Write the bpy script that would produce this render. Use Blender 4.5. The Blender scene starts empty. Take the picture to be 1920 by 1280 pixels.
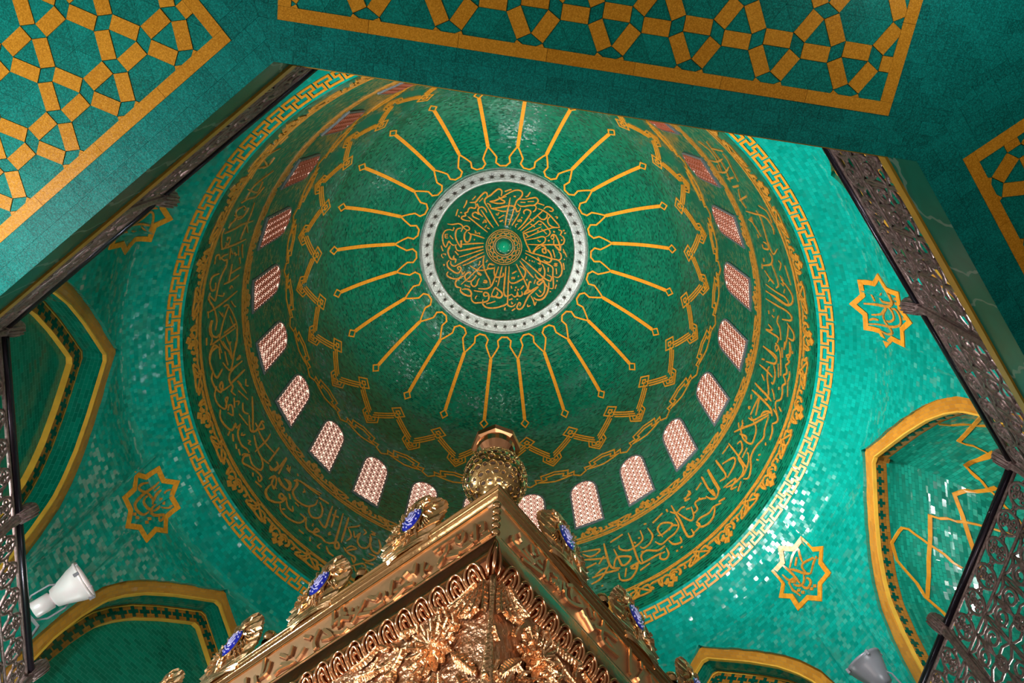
import bpy, math, random
from mathutils import Vector, Matrix

# tuning of camera-independent light levels
EXPOSURE = 0.55
FLOOD_GAIN = 1.0
PANE_GLOW = 1.05
SHRINE_SPOTS = [((-1.15, -4.3, 0.15), (-0.35, -2.3, 3.4), 380), ((1.25, -4.0, 0.15), (0.5, -2.2, 3.4), 360)]
UNSEEN_LIGHTS = [  # all unseen; first two placed from bright soffit patches, rest added fill
    ('unseen_hall_light', (-2.9, -2.7, 3.5), 130, (1.0, 0.98, 0.95), 0.12),
    ('unseen_hall_light', (2.0, -4.25, 4.5), 7, (1.0, 0.97, 0.92), 0.06),
    ('unseen_hall_light', (-2.3, -3.6, 1.7), 12, (1.0, 0.88, 0.76), 0.25),
    ('unseen_hall_light', (2.4, -3.4, 1.7), 12, (1.0, 0.88, 0.76), 0.25),
    ('unseen_hall_light', (0.4, -5.6, 0.8), 6, (1.0, 0.90, 0.80), 0.25),
] + [('gallery_fill', (4.15 * math.cos(math.radians(9.3 + 45 * k)), 4.15 * math.sin(math.radians(9.3 + 45 * k)), 5.85), 100 if k == 4 else 60 if k == 3 else 18, (1.0, 0.97, 0.92), 0.1) for k in range(8)]  # fill added behind the railing on every side, no lamps seen there

random.seed(7)
scn = bpy.context.scene
col = scn.collection
PI = math.pi
EYE = 1.6                      # eye height; heights below are given above the eye and lifted by EYE
OCT = 9.3                      # azimuth of the first side of the octagonal hall, degrees


def rad(a):
    return a * PI / 180.0


# ------------------------------------------------------------------ camera
cam_d = bpy.data.cameras.new('camera')
cam = bpy.data.objects.new('camera', cam_d)
col.objects.link(cam)
ELEV, ROLL = 1.2339, -0.0166
_r0 = Vector((1, 0, 0))
_d0 = Vector((0, math.sin(ELEV), -math.cos(ELEV)))
_f0 = Vector((0, math.cos(ELEV), math.sin(ELEV)))
_R = math.cos(ROLL) * _r0 - math.sin(ROLL) * _d0
_D = math.sin(ROLL) * _r0 + math.cos(ROLL) * _d0
cam.matrix_world = Matrix(((_R.x, -_D.x, -_f0.x, 0.1492), (_R.y, -_D.y, -_f0.y, -3.6744), (_R.z, -_D.z, -_f0.z, EYE), (0, 0, 0, 1)))
cam_d.sensor_width = 36.0
cam_d.lens = 1418.7 / 1920.0 * 36.0
cam_d.clip_start = 0.05
scn.camera = cam

# ------------------------------------------------------------------ world, exposure
w = bpy.data.worlds.new('world')
scn.world = w
w.use_nodes = True
w.node_tree.nodes['Background'].inputs[0].default_value = (0.55, 0.6, 0.6, 1)
w.node_tree.nodes['Background'].inputs[1].default_value = 0.15
scn.view_settings.view_transform = 'Standard'
scn.view_settings.look = 'None'
scn.view_settings.exposure = EXPOSURE
scn.view_settings.gamma = 1.0
scn.view_settings.use_curve_mapping = False
scn.cycles.max_bounces = 6
scn.cycles.diffuse_bounces = 3
scn.cycles.glossy_bounces = 3
scn.cycles.caustics_reflective = False
scn.cycles.caustics_refractive = False


# ------------------------------------------------------------------ lights
def point_light(name, loc, power, colr, radius=0.12):
    d = bpy.data.lights.new(name, 'POINT')
    d.energy = power
    d.color = colr
    d.shadow_soft_size = radius
    o = bpy.data.objects.new(name, d)
    o.location = loc
    col.objects.link(o)
    return o


def spot_light(name, loc, target, power, colr, angle, blend=0.6, radius=0.1):
    d = bpy.data.lights.new(name, 'SPOT')
    d.energy = power
    d.color = colr
    d.spot_size = rad(angle)
    d.spot_blend = blend
    d.shadow_soft_size = radius
    o = bpy.data.objects.new(name, d)
    o.location = loc
    o.rotation_euler = (Vector(target) - Vector(loc)).to_track_quat('-Z', 'Y').to_euler()
    col.objects.link(o)
    return o


def side_pt(az, ap, t, H):
    a = rad(az)
    return Vector((math.cos(a) * ap - math.sin(a) * t, math.sin(a) * ap + math.cos(a) * t, H + EYE))


# two floodlights on the gallery railing (positions shared with the lamp models further down) and three unseen fill spots added: azimuth, tangent, height, target, power
FLOODS = [
    (OCT + 180, -1.24, 5.66, (3.8, -2.2, 13.0), 3400, (1.0, 0.98, 0.95), 92),
    (OCT, 1.10, 5.62, (-0.4, -1.0, 16.2), 1900, (1.0, 0.97, 0.93), 52),
    (OCT - 90, -0.9, 5.6, (-2.2, 2.2, 13.2), 380, (1.0, 0.97, 0.93), 85),
    (OCT - 90, 0.9, 5.6, (2.8, 3.4, 10.0), 1100, (0.95, 1.0, 1.0), 70),
    (OCT + 90, 0.0, 5.6, (0.3, -0.4, 17.0), 2900, (1.0, 0.98, 0.95), 52),
]
FLOOD_AP = 3.75
for _k, (az, t, H, tgt, pw, cl, cone) in enumerate(FLOODS):
    _p = side_pt(az, FLOOD_AP, t, H)
    _d = (Vector(tgt) - _p).normalized()
    spot_light('flood_or_fill_beam', _p + _d * 0.235, tgt, pw * FLOOD_GAIN, cl, cone, 0.8, 0.09)
# unseen fill spots added at floor level either side of the shrine corner
for loc, tgt, pw in SHRINE_SPOTS:
    spot_light('shrine_fill', loc, tgt, pw, (1.0, 0.86, 0.72), 50, 0.7, 0.12)
# soft daylight colour spilling in high in the drum is carried by the window panes; unseen lights of hall and gallery, mostly added fill:
for nm, loc, pw, cl, rd in UNSEEN_LIGHTS:
    point_light(nm, loc, pw, cl, rd)


# ------------------------------------------------------------------ object helpers
class MB:
    def __init__(self):
        self.v, self.f, self.uv = [], [], []

    def quad_uv(self, uvs):
        self.uv.append(uvs)

    def face(self, pts, uv=None):
        b = len(self.v)
        self.v += [tuple(p) for p in pts]
        self.f.append(tuple(range(b, b + len(pts))))
        self.uv.append(uv)

    def box(self, x0, x1, y0, y1, z0, z1, fn=None):
        P = [(x, y, z) for z in (z0, z1) for y in (y0, y1) for x in (x0, x1)]
        if fn:
            P = [fn(*p) for p in P]
        b = len(self.v)
        self.v += [tuple(p) for p in P]
        for q in ((0, 2, 3, 1), (4, 5, 7, 6), (0, 1, 5, 4), (2, 6, 7, 3), (0, 4, 6, 2), (1, 3, 7, 5)):
            self.f.append(tuple(b + i for i in q))
            self.uv.append(None)

    def prism(self, base, top):
        n = len(base)
        b = len(self.v)
        self.v += [tuple(p) for p in base] + [tuple(p) for p in top]
        self.f.append(tuple(b + n + i for i in range(n)))
        self.uv.append(None)
        for i in range(n):
            j = (i + 1) % n
            self.f.append((b + i, b + j, b + n + j, b + n + i))
            self.uv.append(None)

    def tube(self, pts, r, n=5, closed=False):
        pts = [Vector(p) for p in pts]
        m = len(pts)
        rr = r if isinstance(r, (list, tuple)) else [r] * m
        b = len(self.v)
        ref = None
        for i, p in enumerate(pts):
            a = pts[i - 1] if (i > 0 or closed) else pts[i]
            c = pts[(i + 1) % m] if (i < m - 1 or closed) else pts[i]
            d = (c - a)
            if d.length < 1e-9:
                d = Vector((0, 0, 1))
            d.normalize()
            if ref is None:
                ref = d.orthogonal().normalized()
            x = (ref - d * ref.dot(d))
            if x.length < 1e-6:
                x = d.orthogonal()
            x.normalize()
            ref = x
            y = d.cross(x)
            for k in range(n):
                q = 2 * PI * k / n
                self.v.append(tuple(p + (x * math.cos(q) + y * math.sin(q)) * rr[i]))
        for i in range(m if closed else m - 1):
            i2 = (i + 1) % m
            for k in range(n):
                k2 = (k + 1) % n
                self.f.append((b + i * n + k, b + i * n + k2, b + i2 * n + k2, b + i2 * n + k))
                self.uv.append(None)
        if not closed:
            self.f.append(tuple(b + k for k in reversed(range(n))))
            self.f.append(tuple(b + (m - 1) * n + k for k in range(n)))
            self.uv += [None, None]

    def lathe(self, prof, n=24, fn=None, close=False):
        b = len(self.v)
        for r, z in prof:
            for k in range(n):
                q = 2 * PI * k / n
                p = (r * math.cos(q), r * math.sin(q), z)
                self.v.append(tuple(fn(*p)) if fn else p)
        for i in range(len(prof) - 1):
            for k in range(n):
                k2 = (k + 1) % n
                self.f.append((b + i * n + k, b + i * n + k2, b + (i + 1) * n + k2, b + (i + 1) * n + k))
                self.uv.append(None)

    def mesh(self, name, mat=None, smooth=False):
        me = bpy.data.meshes.new(name)
        me.from_pydata(self.v, [], self.f)
        if any(u is not None for u in self.uv):
            lay = me.uv_layers.new(name='UVMap')
            i = 0
            for f, u in zip(self.f, self.uv):
                for k in range(len(f)):
                    lay.data[i].uv = u[k] if u is not None else (0, 0)
                    i += 1
        if mat:
            me.materials.append(mat)
        if smooth:
            me.polygons.foreach_set('use_smooth', [True] * len(me.polygons))
        me.update()
        return me

    def build(self, name, mat, parent=None, smooth=False):
        return link(name, self.mesh(name, mat, smooth), parent)


def link(name, me, parent=None, mw=None):
    o = bpy.data.objects.new(name, me)
    col.objects.link(o)
    if parent is not None:
        o.parent = parent
    if mw is not None:
        o.matrix_local = mw
    return o


def tag(o, label=None, cat=None, group=None, kind=None):
    if label:
        o['label'] = label
    if cat:
        o['category'] = cat
    if group:
        o['group'] = group
    if kind:
        o['kind'] = kind
    return o


def empty(name, loc=(0, 0, 0)):
    o = bpy.data.objects.new(name, None)
    o.empty_display_size = 0.1
    o.location = loc
    col.objects.link(o)
    return o


# ------------------------------------------------------------------ materials
class NT:
    def __init__(self, name):
        self.m = bpy.data.materials.new(name)
        self.m.use_nodes = True
        self.t = self.m.node_tree
        self.b = self.t.nodes['Principled BSDF']

    def n(self, typ, **kw):
        x = self.t.nodes.new(typ)
        for k, v in kw.items():
            setattr(x, k, v)
        return x

    def l(self, a, b):
        self.t.links.new(a, b)

    def math(self, op, a, b=None, c=None):
        x = self.n('ShaderNodeMath', operation=op)
        for i, q in enumerate((a, b, c)):
            if q is None:
                continue
            if isinstance(q, (int, float)):
                x.inputs[i].default_value = q
            else:
                self.l(q, x.inputs[i])
        return x.outputs[0]

    def mix(self, fac, a, b):
        x = self.n('ShaderNodeMix', data_type='RGBA')
        for s, q in ((x.inputs[0], fac), (x.inputs[6], a), (x.inputs[7], b)):
            if isinstance(q, (int, float)):
                s.default_value = q
            elif isinstance(q, tuple):
                s.default_value = q if len(q) == 4 else q + (1,)
            else:
                self.l(q, s)
        return x.outputs[2]

    def jitter(self, colr, amp):
        g = self.n('ShaderNodeNewGeometry')
        s = self.n('ShaderNodeVectorMath', operation='SUBTRACT')
        self.l(colr, s.inputs[0])
        s.inputs[1].default_value = (0.5, 0.5, 0.5)
        k = self.n('ShaderNodeVectorMath', operation='SCALE')
        self.l(s.outputs[0], k.inputs[0])
        k.inputs[3].default_value = amp
        a = self.n('ShaderNodeVectorMath', operation='ADD')
        self.l(k.outputs[0], a.inputs[0])
        self.l(g.outputs['Normal'], a.inputs[1])
        z = self.n('ShaderNodeVectorMath', operation='NORMALIZE')
        self.l(a.outputs[0], z.inputs[0])
        self.l(z.outputs[0], self.b.inputs['Normal'])


def mosaic(name, dark, light, tw, th, jit=0.12, rough=0.16, joint=None, jw=0.0, patch=0.6, spec=0.5, contrast=1.0, courses=False):
    """small glazed tiles laid in rows: every tile has its own tone and a slightly different tilt"""
    N = NT(name)
    uv = N.n('ShaderNodeUVMap')
    sp = N.n('ShaderNodeSeparateXYZ')
    N.l(uv.outputs[0], sp.inputs[0])
    v = N.math('DIVIDE', sp.outputs[1], th)
    row = N.math('FLOOR', v)
    u = N.math('ADD', N.math('DIVIDE', sp.outputs[0], tw), N.math('MULTIPLY', N.math('FLOORED_MODULO', row, 2.0), 0.5))
    cl = N.math('FLOOR', u)
    cb = N.n('ShaderNodeCombineXYZ')
    N.l(cl, cb.inputs[0])
    N.l(row, cb.inputs[1])
    wn = N.n('ShaderNodeTexWhiteNoise', noise_dimensions='3D')
    N.l(cb.outputs[0], wn.inputs[0])
    no = N.n('ShaderNodeTexNoise')
    no.inputs['Scale'].default_value = 0.09
    no.inputs['Detail'].default_value = 3
    N.l(cb.outputs[0], no.inputs['Vector'])
    pf = N.n('ShaderNodeMapRange')
    pf.inputs[1].default_value, pf.inputs[2].default_value = 0.35, 0.65
    N.l(no.outputs['Fac'], pf.inputs[0])
    fac = N.math('ADD', N.math('MULTIPLY', wn.outputs['Value'], (1 - patch) * contrast), N.math('MULTIPLY', pf.outputs[0], patch))
    c = N.mix(fac, dark, light)
    if joint is not None:
        fu = N.math('FRACT', u)
        fv = N.math('FRACT', v)
        du = N.math('MULTIPLY', N.math('MINIMUM', fu, N.math('SUBTRACT', 1.0, fu)), tw)
        dv = N.math('MULTIPLY', N.math('MINIMUM', fv, N.math('SUBTRACT', 1.0, fv)), th)
        mk = N.math('LESS_THAN', dv if courses else N.math('MINIMUM', du, dv), jw)
        if courses:
            mk = N.math('MULTIPLY', mk, 0.75)
        c = N.mix(mk, c, joint)
    N.l(c, N.b.inputs['Base Color'])
    N.b.inputs['Roughness'].default_value = rough
    N.b.inputs['Specular IOR Level'].default_value = spec
    N.jitter(wn.outputs['Color'], jit)
    return N.m


def glitter(name, dark, light, scale=230.0, jit=0.16, rough=0.45, spec=0.5, patch_scale=2.5):
    """smalti slab: fine glassy grains of differing tone and tilt"""
    N = NT(name)
    g = N.n('ShaderNodeNewGeometry')
    vo = N.n('ShaderNodeTexVoronoi')
    vo.inputs['Scale'].default_value = scale
    N.l(g.outputs['Position'], vo.inputs['Vector'])
    wn = N.n('ShaderNodeTexWhiteNoise', noise_dimensions='3D')
    N.l(vo.outputs['Color'], wn.inputs[0])
    oi = N.n('ShaderNodeObjectInfo')
    no = N.n('ShaderNodeTexNoise')
    no.inputs['Scale'].default_value = patch_scale
    N.l(g.outputs['Position'], no.inputs['Vector'])
    f = N.math('ADD', N.math('MULTIPLY', N.math('POWER', wn.outputs['Value'], 1.6), 0.75),  # strong grain contrast puts part of the sparkle into the colour
               N.math('ADD', N.math('MULTIPLY', oi.outputs['Random'], 0.25), N.math('MULTIPLY', no.outputs['Fac'], 0.2)))
    N.l(N.mix(f, dark, light), N.b.inputs['Base Color'])
    N.b.inputs['Roughness'].default_value = rough
    N.b.inputs['Specular IOR Level'].default_value = spec
    N.jitter(vo.outputs['Color'], jit)
    return N.m


def plain(name, c, rough=0.4, metal=0.0, noise=0.0, nscale=20.0, bump=0.0, bscale=60.0, c2=None, spec=0.5, emit=None, es=0.0):
    N = NT(name)
    N.b.inputs['Roughness'].default_value = rough
    N.b.inputs['Metallic'].default_value = metal
    N.b.inputs['Specular IOR Level'].default_value = spec
    N.b.inputs['Base Color'].default_value = c + (1,)
    if noise > 0 or c2 is not None:
        g = N.n('ShaderNodeNewGeometry')
        no = N.n('ShaderNodeTexNoise')
        no.inputs['Scale'].default_value = nscale
        no.inputs['Detail'].default_value = 4
        N.l(g.outputs['Position'], no.inputs['Vector'])
        mr = N.n('ShaderNodeMapRange')
        mr.inputs[1].default_value, mr.inputs[2].default_value = 0.3, 0.7
        N.l(no.outputs['Fac'], mr.inputs[0])
        d = c2 if c2 is not None else tuple(x * (1 - noise) for x in c)
        N.l(N.mix(mr.outputs[0], d, c), N.b.inputs['Base Color'])
    if bump > 0:
        g = N.n('ShaderNodeNewGeometry')
        no = N.n('ShaderNodeTexNoise')
        no.inputs['Scale'].default_value = bscale
        no.inputs['Detail'].default_value = 3
        N.l(g.outputs['Position'], no.inputs['Vector'])
        bp = N.n('ShaderNodeBump')
        bp.inputs['Strength'].default_value = bump
        bp.inputs['Distance'].default_value = 0.01
        N.l(no.outputs['Fac'], bp.inputs['Height'])
        N.l(bp.outputs[0], N.b.inputs['Normal'])
    if emit:
        N.b.inputs['Emission Color'].default_value = emit + (1,)
        N.b.inputs['Emission Strength'].default_value = es
    return N.m


def marble(name, a, b, vein):
    N = NT(name)
    g = N.n('ShaderNodeNewGeometry')
    no = N.n('ShaderNodeTexNoise')
    no.inputs['Scale'].default_value = 3.0
    no.inputs['Detail'].default_value = 6
    no.inputs['Distortion'].default_value = 1.5
    N.l(g.outputs['Position'], no.inputs['Vector'])
    c = N.mix(no.outputs['Fac'], a, b)
    wv = N.n('ShaderNodeTexWave')
    wv.inputs['Scale'].default_value = 1.4
    wv.inputs['Distortion'].default_value = 9
    wv.inputs['Detail'].default_value = 4
    N.l(g.outputs['Position'], wv.inputs['Vector'])
    k = N.math('MULTIPLY', N.math('GREATER_THAN', wv.outputs['Fac'], 0.985), 0.3)
    N.l(N.mix(k, c, vein), N.b.inputs['Base Color'])
    N.b.inputs['Specular IOR Level'].default_value = 0.08
    N.b.inputs['Roughness'].default_value = 0.22
    return N.m


M = {}
M['dome_tile'] = mosaic('dome_tile', (0.0004, 0.026, 0.013), (0.002, 0.125, 0.062), 0.06, 0.040, 0.085, 0.11, (0.004, 0.125, 0.075), 0.005, 0.25, courses=True)
M['cap_tile'] = mosaic('cap_tile', (0.0005, 0.028, 0.014), (0.002, 0.085, 0.040), 0.05, 0.03, 0.10, 0.14, None, 0, 0.4)
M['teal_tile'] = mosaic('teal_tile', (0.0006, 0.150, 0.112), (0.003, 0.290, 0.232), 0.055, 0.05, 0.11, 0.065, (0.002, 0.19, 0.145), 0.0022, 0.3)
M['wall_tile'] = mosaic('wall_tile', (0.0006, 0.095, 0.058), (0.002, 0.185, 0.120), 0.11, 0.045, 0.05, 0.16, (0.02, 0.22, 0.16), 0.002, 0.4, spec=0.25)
M['wall_tile_dark'] = plain('wall_tile_dark', (0.002, 0.075, 0.045), 0.15, 0, 0.5, 25)
M['niche_tile'] = mosaic('niche_tile', (0.0015, 0.075, 0.048), (0.012, 0.30, 0.21), 0.06, 0.05, 0.22, 0.13, (0.004, 0.12, 0.08), 0.0025, 0.35)
M['gold_inlay'] = mosaic('gold_inlay', (0.42, 0.155, 0.010), (0.60, 0.250, 0.020), 0.03, 0.03, 0.06, 0.3, None, 0, 0.3, spec=0.2)
M['gold_text'] = plain('gold_text', (0.50, 0.205, 0.022), 0.3, 0, 0.45, 30.0)
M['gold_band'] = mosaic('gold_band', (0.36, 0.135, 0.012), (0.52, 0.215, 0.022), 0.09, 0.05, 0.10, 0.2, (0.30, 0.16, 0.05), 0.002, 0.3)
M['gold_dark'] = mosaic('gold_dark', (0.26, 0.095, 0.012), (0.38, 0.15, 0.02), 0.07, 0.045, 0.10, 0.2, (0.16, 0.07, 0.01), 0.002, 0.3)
M['gold_edge'] = plain('gold_edge', (0.74, 0.38, 0.045), 0.35, 0, 0.2, 8, spec=0.3)
M['soffit_green'] = glitter('soffit_green', (0.0003, 0.085, 0.070), (0.003, 0.300, 0.255), spec=0.10)
M['soffit_plain'] = glitter('soffit_plain', (0.0003, 0.075, 0.066), (0.003, 0.280, 0.250), spec=0.10)
M['soffit_gold'] = glitter('soffit_gold', (0.42, 0.165, 0.006), (0.70, 0.330, 0.028), 230, 0.16, 0.4, 0.12)
M['joint'] = plain('joint', (0.05, 0.06, 0.08), 0.8)
M['marble'] = marble('marble', (0.002, 0.11, 0.078), (0.004, 0.20, 0.145), (0.45, 0.5, 0.45))
M['iron'] = plain('iron', (0.36, 0.235, 0.225), 0.36, 0.3, 0.5, 40, 0.4, 90, c2=(0.15, 0.092, 0.095))
M['handrail'] = plain('handrail', (0.030, 0.022, 0.036), 0.22, 0.6)
M['silver'] = plain('silver', (0.50, 0.54, 0.51), 0.30, 0.8, 0.35, 14, 0.5, 70)
M['silver_star'] = plain('silver_star', (0.50, 0.47, 0.45), 0.14, 1.0)
M['boss'] = plain('boss', (0.002, 0.20, 0.10), 0.08)
M['win_frame'] = plain('win_frame', (0.16, 0.17, 0.18), 0.45, 0.2, 0.5, 60, 0.6, 120)
M['win_grille'] = plain('win_grille', (0.20, 0.05, 0.02), 0.5)
M['win_pane'] = plain('win_pane', (0.55, 0.33, 0.27), 0.4, emit=(1.0, 0.60, 0.47), es=PANE_GLOW)
M['brass'] = plain('brass', (0.80, 0.50, 0.24), 0.16, 1.0, 0.18, 9, 0.10, 40)
M['brass_frieze'] = plain('brass_frieze', (0.88, 0.56, 0.34), 0.40, 1.0, 0.12, 12, 0.10, 30)
M['brass_text'] = plain('brass_text', (0.92, 0.60, 0.36), 0.30, 1.0)
M['letter_shade'] = plain('letter_shade', (0.22, 0.10, 0.05), 0.5, 0.8)  # dark tone standing in for shadow at the letter edges
M['copper'] = plain('copper', (0.62, 0.25, 0.125), 0.15, 1.0, 0.35, 6, 0.15, 18)
M['coil'] = plain('coil', (0.86, 0.46, 0.25), 0.13, 1.0)
M['leaf_gold'] = plain('leaf_gold', (0.86, 0.52, 0.29), 0.26, 1.0, 0.3, 14, 0.5, 110)
M['crest_gold'] = plain('crest_gold', (0.86, 0.56, 0.31), 0.28, 1.0, 0.15, 14, 0.25, 60)
M['foliage_ground'] = plain('foliage_ground', (0.80, 0.46, 0.28), 0.30, 1.0, 0.3, 14, 1.0, 55)
M['ball_gold'] = plain('ball_gold', (0.84, 0.60, 0.28), 0.14, 1.0, 0.2, 30)
M['hole'] = plain('hole', (0.035, 0.018, 0.008), 0.7)
M['enamel'] = plain('enamel', (0.012, 0.02, 0.42), 0.10, 0, 0.5, 120)
M['enamel_white'] = plain('enamel_white', (0.42, 0.46, 0.85), 0.25)
M['lamp_white'] = plain('lamp_white', (0.66, 0.56, 0.58), 0.35, 0.1)
M['lamp_grey'] = plain('lamp_grey', (0.22, 0.21, 0.24), 0.35, 0.2)
M['lamp_glass'] = plain('lamp_glass', (0.9, 0.9, 0.9), 0.1, emit=(1, 0.97, 0.92), es=3.0)
M['floor_stone'] = marble('floor_stone', (0.50, 0.40, 0.32), (0.62, 0.54, 0.46), (0.3, 0.22, 0.18))
M['lower_wall'] = marble('lower_wall', (0.50, 0.42, 0.36), (0.66, 0.58, 0.52), (0.35, 0.3, 0.28))


# ------------------------------------------------------------------ surfaces of revolution: the dome and the spandrel zone under it
class Prof:
    def __init__(self, P, sign, n=400):
        P = [Vector(p) for p in P]
        t = [0.0]
        for a, b in zip(P[:-1], P[1:]):
            t.append(t[-1] + (b - a).length)
        m = []
        for i in range(len(P)):
            a, b = max(i - 1, 0), min(i + 1, len(P) - 1)
            m.append((P[b] - P[a]) / (t[b] - t[a]))
        D = []
        for k in range(n):
            u = t[-1] * k / (n - 1)
            i = 0
            while i < len(P) - 2 and t[i + 1] <= u:
                i += 1
            h = t[i + 1] - t[i]
            x = (u - t[i]) / h
            D.append((2 * x**3 - 3 * x**2 + 1) * P[i] + (x**3 - 2 * x**2 + x) * h * m[i] + (-2 * x**3 + 3 * x**2) * P[i + 1] + (x**3 - x**2) * h * m[i + 1])
        self.D = D
        self.S = [0.0]
        for a, b in zip(D[:-1], D[1:]):
            self.S.append(self.S[-1] + (b - a).length)
        self.sign = sign

    def at(self, s):
        S = self.S
        s = min(max(s, 0.0), S[-1] - 1e-6)
        lo, hi = 0, len(S) - 1
        while hi - lo > 1:
            mid = (lo + hi) // 2
            if S[mid] <= s:
                lo = mid
            else:
                hi = mid
        f = (s - S[lo]) / (S[lo + 1] - S[lo])
        p = self.D[lo].lerp(self.D[lo + 1], f)
        d = (self.D[lo + 1] - self.D[lo]).normalized()
        return p.x, p.y, d

    def P(self, az, s, off=0.0):
        r, h, d = self.at(s)
        nx, nz = (-d.y, d.x) if self.sign > 0 else (d.y, -d.x)
        r += nx * off
        h += nz * off
        a = rad(az)
        return Vector((r * math.cos(a), r * math.sin(a), h + EYE))

    def s_of_h(self, h):
        best = min(range(len(self.D)), key=lambda i: abs(self.D[i].y - h))
        return self.S[best]


DOME = Prof([(4.0, 8.91), (3.955, 9.2), (3.90, 10.3), (3.86, 11.2), (3.835, 12.3), (3.80, 13.2), (3.745, 13.65), (3.62, 14.16), (3.43, 14.66),
             (2.95, 15.37), (2.36, 15.93), (1.83, 16.29), (1.536, 16.45), (.9, 16.78), (.357, 17.07), (0, 17.2)], 1)
SPAN = Prof([(4.0, 8.91), (4.12, 8.78), (4.33, 8.52), (4.47, 8.3), (4.49, 7.98), (4.517, 7.78), (4.57, 7.5), (4.616, 7.25), (4.655, 7.0), (4.69, 6.6),
             (4.715, 6.2), (4.76, 5.6), (4.82, 4.4), (4.84, 3.9)], -1)
PHI = 98.2       # azimuth of one ray / window; 24 of them


def smooth_line(pts, per=5):
    if len(pts) < 3:
        return pts
    out = []
    n = len(pts)
    for i in range(n - 1):
        p0, p1, p2, p3 = pts[max(i - 1, 0)], pts[i], pts[i + 1], pts[min(i + 2, n - 1)]
        for k in range(per):
            t = k / per
            out.append(tuple(0.5 * ((2 * b) + (-a + c) * t + (2 * a - 5 * b + 4 * c - d) * t * t + (-a + 3 * b - 3 * c + d) * t**3) for a, b, c, d in zip(p0, p1, p2, p3)))
    out.append(pts[-1])
    return out


def ribbon(mb, fn, rfn, pts, width, off=0.012, sink=-0.01, closed=False, maxseg=0.12, taper=False):
    """a strip of inlay following a surface: fn(u, s, off) -> point, rfn(s) -> metres per unit of u"""
    pts = list(pts)
    for i in range(1, len(pts)):
        while pts[i][0] - pts[i - 1][0] > 180:
            pts[i] = (pts[i][0] - 360, pts[i][1])
        while pts[i][0] - pts[i - 1][0] < -180:
            pts[i] = (pts[i][0] + 360, pts[i][1])
    q, corner = [], []
    m = len(pts)
    for i in range(m if closed else m - 1):
        a, b = pts[i], pts[(i + 1) % m]
        if closed and i == m - 1 and abs(b[0] - a[0]) > 180:
            b = (b[0] + (360 if b[0] < a[0] else -360), b[1])
        L = math.hypot((b[0] - a[0]) * rfn(a[1]), b[1] - a[1])
        k = max(1, int(math.ceil(L / maxseg)))
        for j in range(k):
            q.append((a[0] + (b[0] - a[0]) * j / k, a[1] + (b[1] - a[1]) * j / k))
    if not closed:
        q.append(pts[-1])
    n = len(q)
    base = len(mb.v)
    dist = 0.0
    uvs = []
    for i in range(n):
        r = rfn(q[i][1])
        a = q[i - 1] if (i > 0 or closed) else None
        c = q[(i + 1) % n] if (i < n - 1 or closed) else None

        def dirn(p0, p1):
            dx = p1[0] - p0[0]
            dx += -360 if dx > 180 else (360 if dx < -180 else 0)
            x, y = dx * r, p1[1] - p0[1]
            L = math.hypot(x, y) or 1e-9
            return x / L, y / L
        d1 = dirn(a, q[i]) if a else None
        d2 = dirn(q[i], c) if c else None
        if d1 is None:
            d1 = d2
        if d2 is None:
            d2 = d1
        n1, n2 = (-d1[1], d1[0]), (-d2[1], d2[0])
        nx, ny = n1[0] + n2[0], n1[1] + n2[1]
        L = math.hypot(nx, ny)
        if L < 0.3:
            nx, ny, L = n1[0], n1[1], 1.0
        nx, ny = nx / L, ny / L
        k = 1.0 / max(0.5, nx * n1[0] + ny * n1[1])
        wd = width
        if taper:
            f = i / max(1, n - 1)
            wd = width * min(1.0, 0.55 + 2.2 * min(f, 1 - f))
        h = wd * 0.5 * k
        for sgn in (1, -1):
            u, s = q[i][0] + sgn * nx * h / r, q[i][1] + sgn * ny * h
            mb.v.append(tuple(fn(u, s, off)))
            mb.v.append(tuple(fn(u, s, sink)))
            uvs.append((q[i][0] * r + sgn * nx * h, q[i][1] + sgn * ny * h))
    for i in range(n if closed else n - 1):
        a, b = base + 4 * i, base + 4 * ((i + 1) % n)
        ia, ib = 2 * i, 2 * ((i + 1) % n)
        mb.f += [(a, a + 2, b + 2, b), (a + 1, a, b, b + 1), (a + 2, a + 3, b + 3, b + 2)]
        U = (uvs[ia], uvs[ia + 1], uvs[ib + 1], uvs[ib])
        mb.uv += [U, (U[0], U[0], U[3], U[3]), (U[1], U[1], U[2], U[2])]
    if not closed:
        for i in (0, n - 1):
            a = base + 4 * i
            mb.f.append((a, a + 1, a + 3, a + 2))
            mb.uv.append((uvs[2 * i],) * 4)


def rf_dome(s):
    return max(0.05, DOME.at(s)[0]) * PI / 180


def rf_span(s):
    return SPAN.at(s)[0] * PI / 180


def fdome(u, s, o):
    return DOME.P(u, s, o)


def fspan(u, s, o):
    return SPAN.P(u, s, o)


def patch(mb, fn, poly, off, sink=-0.01):
    """filled inlay tile, convex-ish polygon in (u, s)"""
    top = [fn(u, s, off) for u, s in poly]
    bot = [fn(u, s, sink) for u, s in poly]
    mb.prism(bot, top)
    for i in range(len(poly) + 1):
        mb.uv[-1 - i] = tuple((0, 0) for _ in mb.f[-1 - i])


def parse(txt):
    for L in txt.strip().splitlines():
        p = L.split()
        yield float(p[0]), [tuple(map(float, a.split(','))) for a in p[1:]]


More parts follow.
